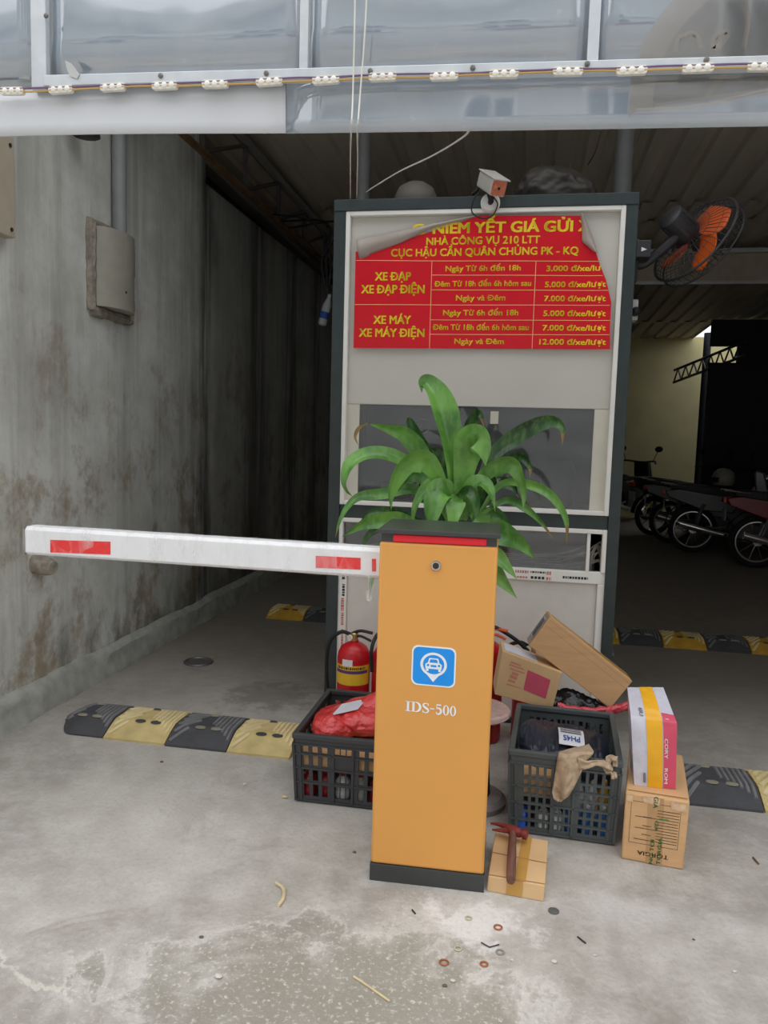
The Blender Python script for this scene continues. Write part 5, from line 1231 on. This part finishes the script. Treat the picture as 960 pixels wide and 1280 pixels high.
while y < 9.2:
    z0, z1 = 2.94, 3.30-.023*(y-2.1); q = MB(); q.tube([(-1.95, y, z0), (-1.95, y, z1)], .018, 6); q.build('strut', M_TRS, tr, smooth=40)
    q = MB(); q.tube([(-1.95, y, z0), (-1.95, y+.7, z1-.02)], .014, 6); q.build('diagonal', M_TRS, tr, smooth=40); y += .72
t2 = thing('roof_truss', 'small lattice truss against the bright roof opening far back on the right', 'truss', (3.0, 13.6, 2.5))
pa, pb = P(842, 478, Y=13.6), P(930, 445, Y=11.6)
q = MB(); q.tube([pa, pb], .022, 6); q.build('bottom_chord', M_TRS, t2); q = MB(); q.tube([pa+Vector((0, 0, .2)), pb+Vector((0, 0, .2))], .022, 6); q.build('top_chord', M_TRS, t2)
for k in range(8):
    a = pa.lerp(pb, k/8); b_ = pa.lerp(pb, (k+.5)/8)+Vector((0, 0, .2)); c = pa.lerp(pb, (k+1)/8)
    q = MB(); q.tube([a, b_, c], .013, 6); q.build('lattice_bar', M_TRS, t2)
c = P(878, 520, Y=13.4); q = MB(); q.tube([(c.x, 13.4, 0), (c.x, 13.4, 3.1)], .06, 10)
tag(q.build('steel_post', M_DRK, smooth=True), 'dark thin steel post in front of the lit yellow wall far back', 'post')

# ================================================================== left wall fittings
M_BOX = pm('painted_box_grey', (166, 162, 150), .6, var=.08, scale=12); M_MORT = pm('crumbly_mortar', (150, 142, 130), .95, var=.35, scale=30, bump=.9)
jb = thing('junction_box', 'rounded beige-grey meter box cemented onto the left wall below the pipe', 'meter box', (-2.14, 3.73, 1.87))
q = MB(); q.grid(lambda u, v: (-2.14+.03+.075*math.sin(math.pi*u)**.6, 3.57+.34*u, 1.90+.385*v+.0*u), 16, 6)
q.grid(lambda u, v: (-2.14+(.03+.075*math.sin(math.pi*u)**.6)*v, 3.57+.34*u, 2.285), 16, 3); q.grid(lambda u, v: (-2.14+(.03+.075*math.sin(math.pi*u)**.6)*v, 3.57+.34*u, 1.90), 16, 3); q.grid(lambda u, v: (-2.14+.03*v, 3.57, 1.9+.385*u), 2, 2); q.grid(lambda u, v: (-2.14+.03*v, 3.91, 1.9+.385*u), 2, 2)
q.build('cover', M_BOX, jb, smooth=50)
q = MB(); rr = random.Random(13)
ringp = [(3.55+.38*i/12, 1.875) for i in range(13)]+[(3.93, 1.875+.42*i/12) for i in range(1, 13)]+[(3.93-.38*i/12, 2.295) for i in range(1, 13)]+[(3.55, 2.295-.42*i/12) for i in range(1, 12)]
pts = [Vector((-2.132, y_, z_)) for y_, z_ in ringp]; pts.append(pts[0])
q.tube(pts, [.022+.012*rr.random() for _ in pts], 8); q.build('mortar_bed', M_MORT, jb, smooth=True)
q = MB(); q.lathe([(.006, 0), (.006, .004)], 10, rotm((1, 0, 0), loc=(-2.037, 3.72, 1.99))); q.build('screw', M_DRK, jb)
q = MB(); q.tube([(-2.1, 3.775, 2.29), (-2.1, 3.775, 3.4)], .036, 16); tag(q.build('conduit_pipe', M_POST, smooth=40), 'grey vertical pipe running up the left wall above the meter box', 'pipe')
wb = thing('wall_panel', 'beige metal panel on the left wall at the left photo edge', 'wall box', (-2.14, 2.75, 2.06)); q = MB(); q.box(-2.14, -2.09, 2.58, 2.925, 2.06, 2.455); q.build('cover', pm('beige_metal', (186, 176, 156), .5), wb, bevel=.004)
q = MB()
for z_ in (2.09, 2.42): q.lathe([(.008, 0), (.008, .004)], 10, rotm((1, 0, 0), loc=(-2.09, 2.90, z_)))
q.build('screw', M_DRK, wb)
sb = P(50, 706, X=-2.12); q = MB(); q.tube(CR([(-2.15, sb.y, sb.z+.01), (-2.10, sb.y-.01, sb.z), (-2.04, sb.y-.02, sb.z-.006)], 4), [.045, .05, .048, .042, .045, .043, .04, .036, .03], 12)
tag(q.build('wall_stub', M_MORT, smooth=True), 'broken cement stub sticking out of the left wall below the boom tip', 'stub')
lp = P(108, 170, X=-2.05); lm = thing('wall_lamp', 'small dark lamp tucked under the valance by the left wall', 'lamp', (lp.x, lp.y, lp.z))
q = MB(); q.lathe([(.02, .09), (.045, .07), (.06, .02), (.062, .0), (.05, -.004)], 20, Matrix.Translation((lp.x, lp.y, lp.z))); q.build('lamp_shade', M_BLK, lm, smooth=35)
q = MB(); q.tube([(lp.x, lp.y, lp.z+.08), (lp.x, lp.y, lp.z+.14), (-2.14, lp.y, lp.z+.15)], .01, 8); q.build('bracket', M_BLK, lm, smooth=True)
hc = P(408, 385, Y=5.6); hg = thing('hanging_bottle', 'blue and white bottle hanging on dark cables left of the booth', 'bottle', (hc.x, 5.6, hc.z))
q = MB(); q.lathe([(.02, -.13), (.032, -.12), (.032, .02), (.015, .07), (.015, .1)], 16, Matrix.Translation((hc.x, 5.6, hc.z)) @ Matrix.Rotation(.25, 4, 'Y')); q.build('bottle_body', pm('cloudy_white', (190, 196, 200), .4), hg, smooth=35)
q = MB(); q.lathe([(.033, -.08), (.033, -.03)], 16, Matrix.Translation((hc.x, 5.6, hc.z)) @ Matrix.Rotation(.25, 4, 'Y')); q.build('blue_label', pm('blue_label', (50, 90, 180), .5), hg, smooth=35)
q = MB()
for k in range(3): q.tube(CR([(hc.x+.01, 5.6, hc.z+.08), (hc.x-.03*k+.02, 5.6, hc.z+.35), (hc.x-.12+.1*k, 5.65, hc.z+.62), (-1.93, 5.7+.2*k, 2.93)], 5), .008, 6)
q.build('cord', M_BLK, hg, smooth=True)

# ================================================================== fan by the booth
M_FK = pm('black_fan_plastic', (50, 50, 53), .45, var=.08); M_OR = pm('orange_fan_blade', (222, 96, 32), .35, var=.05)
FY = 3.62; fc = P(868, 300, Y=FY); axf = (RT*.80 - UP*.50 + FW*.36).normalized(); e1 = (RT*.72 + UP*.78 - FW*.0); e1 = (e1-axf*e1.dot(axf)).normalized()
Mf = rotm(axf, tuple(e1), fc)
fan = thing('wall_fan', 'black caged fan with orange blades fixed on the right side of the booth', 'fan', (fc.x, fc.y, fc.z))
FR = .208
q = MB(); q.lathe([(.045, -.17), (.058, -.16), (.058, -.045), (.05, -.03), (.03, -.02), (.012, .03)], 20, Mf); q.build('motor', M_FK, fan, smooth=40)
q = MB()
for k in range(6):
    a = k*math.pi/3; q.box(-.006, .006, .056, .061, -.15, -.06, M=Mf @ Matrix.Rotation(a, 4, 'Z'))
q.build('motor_ribs', M_FK, fan)
q = MB(); q.torus(FR, .006, Mf, 56, 8); q.torus(FR*.97, .0045, Mf @ Matrix.Translation((0, 0, .05)), 56, 6); q.build('cage_ring', M_FK, fan, smooth=True)
q = MB()
for k in range(44):
    a = 2*math.pi*k/44; R_ = Mf @ Matrix.Rotation(a, 4, 'Z')
    q.tube([R_ @ Vector(p) for p in ((.05, 0, -.04), (.11, 0, -.045), (.18, 0, -.028), (FR, 0, 0))], .0016, 4, cap=False)
    q.tube([R_ @ Vector(p) for p in ((FR, 0, 0), (.198, 0, .05), (.12, 0, .07), (.04, 0, .075))], .0016, 4, cap=False)
for r_, z_ in ((.11, -.045), (.165, -.032), (.12, .07)): q.torus(r_, .0014, Mf @ Matrix.Translation((0, 0, z_)), 40, 4)
q.build('cage_wires', M_FK, fan, smooth='all')
for k in range(3):
    a = math.radians(90+120*k)-math.radians(0)
    def blade(u, v):
        r_ = .03+.155*u; wd = (.03+.06*math.sin(math.pi*min(1, .15+u*.75))); t = (v-.5)*wd*2/max(r_, .06)
        t = max(-.75, min(.75, t)); return Mf @ Matrix.Rotation(a, 4, 'Z') @ Vector((r_*math.cos(t), r_*math.sin(t), .028*(v-.5)*2*(1-.3*u)+.02))
    q = MB(); q.grid(blade, 12, 8); q.build('blade', M_OR, fan, smooth='all', solid=.003, normals=False)
q = MB(); q.lathe([(.036, .0), (.036, .035), (.022, .05)], 20, Mf); q.build('hub', M_FK, fan, smooth=40)
m0 = Mf @ Vector((0, 0, -.11)); w0 = Vector((XR+.004, FY-.02, fc.z-.10))
q = MB(); q.tube(CR([w0, w0+Vector((.05, 0, .0)), m0+Vector((-.02, 0, -.07)), m0+Vector((0, 0, -.04))], 5), .022, 10); q.build('wall_bracket', M_FK, fan, smooth=40)
q = MB(); q.box(XR, XR+.02, FY-.08, FY+.05, fc.z-.19, fc.z-.01); q.build('wall_plate', M_FK, fan, bevel=.004)
so = P(813, 389, Y=3.65); so.x = XR+.02
sw = thing('wall_socket', 'small white socket box on the right side of the booth below the fan', 'socket', (so.x, 3.65, so.z)); q = MB(); q.box(XR, XR+.04, 3.61, 3.69, so.z-.045, so.z+.045); q.build('socket_box', pm('socket_white', (200, 200, 196), .5), sw, bevel=.004)
q = MB(); q.lathe([(.02, 0), (.02, .02), (.008, .03)], 12, rotm((.2, -1, 0), loc=(XR+.025, 3.61, so.z-.01))); q.build('plug', M_BLK, sw, smooth=35)
sp = P(798, 312, Y=3.47); sg = thing('loudspeaker', 'small dark box on the booth corner beneath the fan', 'box', (XR+.03, 3.55, sp.z)); q = MB(); q.box(XR, XR+.06, 3.47, 3.58, sp.z-.03, sp.z+.04); q.build('housing', M_FK, sg, bevel=.004)
q = MB(); q.prism([(-.010, -.008), (.012, 0), (-.010, .01)], lambda u, v, d: (XR+.03+u, 3.469-d, sp.z+v), 0, .002); q.build('white_mark', M_STW, sg)

# ================================================================== parked motorbikes
M_TYR = pm('tyre_black', (32, 32, 33), .8); M_CHR = pm('chrome_trim', (214, 214, 214), .18, .9); M_MBK = pm('black_fairing', (36, 38, 42), .25, spec=.6); M_SEAT = pm('black_seat_vinyl', (40, 40, 42), .55); M_ENG = pm('engine_grey', (110, 110, 112), .4, .5)
def bike(loc, rot, label, paint, lean=.0):
    """small underbone motorbike, rear wheel at x=0, front towards +x"""
    b = thing('motorbike', label, 'motorbike', (0, 0, 0), 'motorbikes parked inside'); ORG[b.name] = Vector((0, 0, 0)); WB = 1.22; R = .28
    for x in (0, WB):
        T = Matrix.Translation((x, 0, R)) @ Matrix.Rotation(math.pi/2, 4, 'X')
        q = MB(); q.torus(R-.032, .034, T, 40, 8); wh = q.build('wheel', M_TYR, b, smooth=True)
        q = MB(); q.torus(R-.066, .012, T, 40, 6); q.lathe([(.045, -.05), (.045, .05)], 16, T)
        for k in range(10): q.tube([T @ Matrix.Rotation(k*.628, 4, 'Z') @ Vector((.04, 0, 0)), T @ Matrix.Rotation(k*.628, 4, 'Z') @ Vector((R-.07, 0, 0))], .006, 5)
        q.build('rim', M_CHR, wh, smooth=40)
    def sh(name, poly, hw, m, bev=.012):
        q = MB(); q.prism(poly, lambda u, v, d: (u, d, v), -hw, hw); return q.build(name, m, b, bevel=bev, smooth=40)
    sh('tail_cowl', [(-.34, .74), (-.30, .66), (.10, .52), (.42, .50), (.48, .62), (.30, .72), (-.1, .78)], .10, paint)
    sh('seat', [(-.28, .77), (.1, .72), (.45, .68), (.60, .70), (.58, .74), (.3, .79), (-.1, .83), (-.26, .82)], .12, M_SEAT)
    sh('body', [(.30, .54), (.46, .30), (.80, .30), (.98, .46), (1.05, .80), (.96, .84), (.82, .56), (.56, .62)], .075, paint)
    sh('front_fairing', [(1.0, .50), (1.10, .48), (1.12, .72), (1.04, .98), (.93, 1.0), (.95, .82)], .13, paint, .02)
    sh('engine', [(.40, .24), (.82, .22), (.86, .36), (.5, .40)], .11, M_ENG)
    q = MB()
    q.grid(lambda u, v: (WB+(R+.035)*math.cos(.35+2.2*u), (v-.5)*.11, R+(R+.035)*math.sin(.35+2.2*u)), 16, 4); q.build('front_fender', paint, b, smooth='all', solid=.006)
    q = MB(); q.grid(lambda u, v: ((R+.04)*math.cos(1.2+1.9*u), (v-.5)*.11, R+.02+(R+.04)*math.sin(1.2+1.9*u)), 16, 4); q.build('rear_fender', M_MBK, b, smooth='all', solid=.006)
    q = MB()
    for s_ in (-1, 1): q.tube([(WB, s_*.07, R), (1.06, s_*.06, .72)], .02, 8)
    q.build('fork', M_CHR, b, smooth=40)
    q = MB()
    for s_ in (-1, 1): q.tube([(0, s_*.085, R), (.42, s_*.07, .34)], .018, 8); q.tube([(.02, s_*.1, R+.02), (.10, s_*.1, .60)], .022, 8)
    q.build('swingarm', M_ENG, b, smooth=40)
    q = MB(); q.tube(CR([(-.16, -.14, .36), (.1, -.14, .30), (.4, -.13, .24), (.6, -.1, .22)], 5), [.045]*6+[.04]*5+[.022]*5, 12); q.build('exhaust', M_CHR, b, smooth=40)
    q = MB(); q.tube(CR([(.80, -.34, .97), (.90, -.26, 1.0), (.95, 0, .98), (.90, .26, 1.0), (.80, .34, .97)], 5), .016, 8); q.build('handlebar', M_BLK, b, smooth=True)
    for s_ in (-1, 1):
        q = MB(); q.tube([(.88, s_*.25, 1.0), (.9, s_*.31, 1.16)], .006, 6); q.lathe([(.045, -.008), (.055, 0), (.045, .008)], 16, rotm((-1, 0, .1), loc=(.9, s_*.33, 1.2)) @ Matrix.Diagonal((1.3, .9, 1, 1))); q.build('mirror', M_BLK, b, smooth=40)
    q = MB(); q.tube(CR([(-.12, -.11, .80), (-.34, -.10, .82), (-.38, 0, .82), (-.34, .10, .82), (-.12, .11, .80)], 5), .011, 8); q.build('grab_rail', M_CHR, b, smooth=True)
    q = MB(); q.box(-.37, -.335, -.07, .07, .69, .745); q.build('tail_light', pm('tail_light_red', (190, 40, 44), .25), b, bevel=.006)
    q = MB(); q.lathe([(.085, -.03), (.08, .015), (.04, .03)], 20, rotm((1, 0, .15), loc=(1.08, 0, .90))); q.build('headlight', M_CHR, b, smooth=35)
    q = MB(); q.box(-.345, -.34, -.09, .09, .5, .62); q.build('number_plate', pm('plate_white', (200, 200, 196), .5), b)
    b.location = loc; b.rotation_euler = (lean, 0, rot); return b
M_MRN = pm('maroon_fairing', (140, 26, 40), .25, spec=.6); M_BLU = pm('navy_fairing', (40, 50, 70), .25, spec=.6); M_SLV = pm('silver_fairing', (130, 132, 134), .3, .3)
bike((2.50, 8.72, 0), -.08, 'maroon motorbike with bright rear wheel rim at the right edge of the photo', M_MRN)
bike((2.05, 9.7, 0), -.15, 'black motorbike with chrome grab rail just behind the maroon one', M_MBK)
bike((1.95, 10.5, 0), -.25, 'grey motorbike third in the row, behind the black one', M_SLV)
bike((1.85, 11.3, 0), .35, 'navy motorbike with raised mirrors before the yellow wall', M_BLU)
bike((1.35, 12.6, 0), .9, 'black motorbike deepest in the row beside the booth edge', M_MBK)
hl = thing('helmet', 'grey helmet resting on the seat of a parked motorbike', 'helmet', (2.35, 9.66, .83)); q = MB(); q.lathe([(.10, 0), (.125, .03), (.13, .09), (.11, .155), (.06, .195), (.01, .205)], 24, Matrix.Translation((2.35, 9.66, .825))); q.build('shell', pm('grey_helmet', (150, 146, 138), .3), hl, smooth=35)
q = MB(); q.grid(lambda u, v: (2.35+.136*math.cos(2.2+1.9*u), 9.66+.136*math.sin(2.2+1.9*u), .86+.06*v), 12, 2); q.build('visor', M_BLK, hl, smooth='all', solid=.003)

# ================================================================== litter on the concrete
def onfloor(px, py): p = P(px, py, Z=0); return Vector((p.x, p.y, 0))
M_COP = pm('copper_ring', (178, 110, 74), .4, .4); M_PALE = pm('pale_ring', (190, 184, 160), .5)
for px, py, R, m, lab in ((585.5, 1148.5, .0075, M_PALE, 'thin pale ring on the white dust right below the orange post'), (622.5, 1160, .010, M_COP, 'copper coloured washer right of the white dust patch'), (572.5, 1186.5, .0085, M_PALE, 'pale ring left of the bent wire on the concrete'),
                       (555, 1204, .0105, M_COP, 'copper coloured ring farthest left among the washers'), (605, 1206, .0085, M_COP, 'copper coloured ring below the bent wire'), (625, 1191, .009, pm('grey_ring', (150, 142, 126), .5), 'dull grey ring right of the bent wire')):
    c = onfloor(px, py); q = MB(); q.torus(R, .0024, Matrix.Translation((c.x, c.y, .0024)) @ Matrix.Diagonal((1, 1, .9, 1)), 24, 8); tag(q.build('washer', m, smooth=True), lab, 'washer', 'washers on the ground')
c = onfloor(692, 1139.5); q = MB(); q.lathe([(.0145, .0), (.015, .001), (.015, .0035), (.013, .004)], 24, Matrix.Translation((c.x, c.y, 0))); tag(q.build('metal_disc', pm('grey_disc', (112, 116, 112), .5, .4), smooth=30), 'grey metal disc on the concrete below the flattened box', 'disc')
c = onfloor(612, 1184); q = MB(); q.tube([c+Vector((-.022, .010, .003)), c+Vector((0, -.004, .003)), c+Vector((.024, .012, .003))], .0016, 6); tag(q.build('bent_wire', M_BLK, smooth=True), 'bent piece of dark wire among the washers on the ground', 'wire')
M_STR = pm('dry_straw', (206, 190, 150), .8, var=.2)
def stick(pts, r, m, name, lab, cat):
    q = MB(); q.tube(CR([onfloor(x, y)+Vector((0, 0, r*1.05)) for x, y in pts], 5), r, 6); tag(q.build(name, m, smooth=True), lab, cat)
stick([(345, 1106), (354, 1113), (354, 1125), (348, 1134)], .005, M_STR, 'dry_leaf', 'curled beige dry leaf lying left of the orange post', 'leaf')
stick([(442, 1222), (460, 1234), (487, 1253)], .0028, M_STR, 'straw', 'pale straw lying at the bottom centre of the concrete', 'straw')
stick([(722, 1172), (732, 1180)], .0022, M_DRK, 'twig', 'short dark twig on the concrete below the grey disc', 'twig')
stick([(941, 1073), (948, 1081)], .003, M_TRS2, 'twig', 'short brown twig at the right edge beside the cartons', 'twig')
stick([(515, 1138), (519, 1143)], .0022, M_DRK, 'twig', 'short dark twig below the left foot of the orange post', 'twig')
M_PEB = pm('pale_pebble', (206, 202, 190), .9, var=.1); M_PEBD = pm('dark_pebble', (104, 96, 84), .9, var=.2)
for k, (px, py, r, m, lab) in enumerate(((273, 1222, .010, M_PEB, 'white chip of plaster on the dark patch, bottom left'), (252, 1172, .006, M_PEBD, 'small dark pebble on the dark patch above the white chip'), (566, 1227, .007, M_PEB, 'pale pebble below the copper rings'), (640, 1201, .005, M_PEB, 'pale pebble right of the dull grey ring'), (693, 1203, .008, M_PEB, 'pale pebble right of the washers'),
    (744, 1195, .005, M_PEB, 'pale pebble right of the short twig'), (556, 1233, .006, M_PEBD, 'dark pebble beside a pale one below the copper rings'), (918, 1215, .006, M_PEB, 'pale pebble near the right edge of the concrete'), (306, 981, .008, M_PEB, 'pale scrap in front of the dusty yellow hump'), (356, 997, .012, M_STR, 'yellowish chip beside the left black crate'), (443, 1066, .006, M_PEBD, 'brown pebble left of the orange post foot'),
    (867, 1175, .004, M_PEBD, 'dark pebble right of the pale pebbles'), (202, 953, .007, M_PEBD, 'dark pebble in front of the black hump on the left'))):
    c = onfloor(px, py); q = MB(); blob(q, (c.x, c.y, r*.4), (r, r*.75, r*.45), 20+k, .4, 3, 2); tag(q.build('pebble', m, smooth=50), lab, 'pebble')
c = onfloor(248, 828); dr = thing('drain_cover', 'round dark drain cover in the floor of the left passage', 'drain', (c.x, c.y, 0)); q = MB(); q.torus(.075, .008, Matrix.Translation((c.x, c.y, .003)), 32, 6); q.build('ring', M_ENG, dr, smooth=True)
q = MB(); q.lathe([(.07, .0), (.07, .004)], 28, Matrix.Translation((c.x, c.y, 0))); q.build('cover', pm('drain_grey', (92, 88, 82), .8), dr)
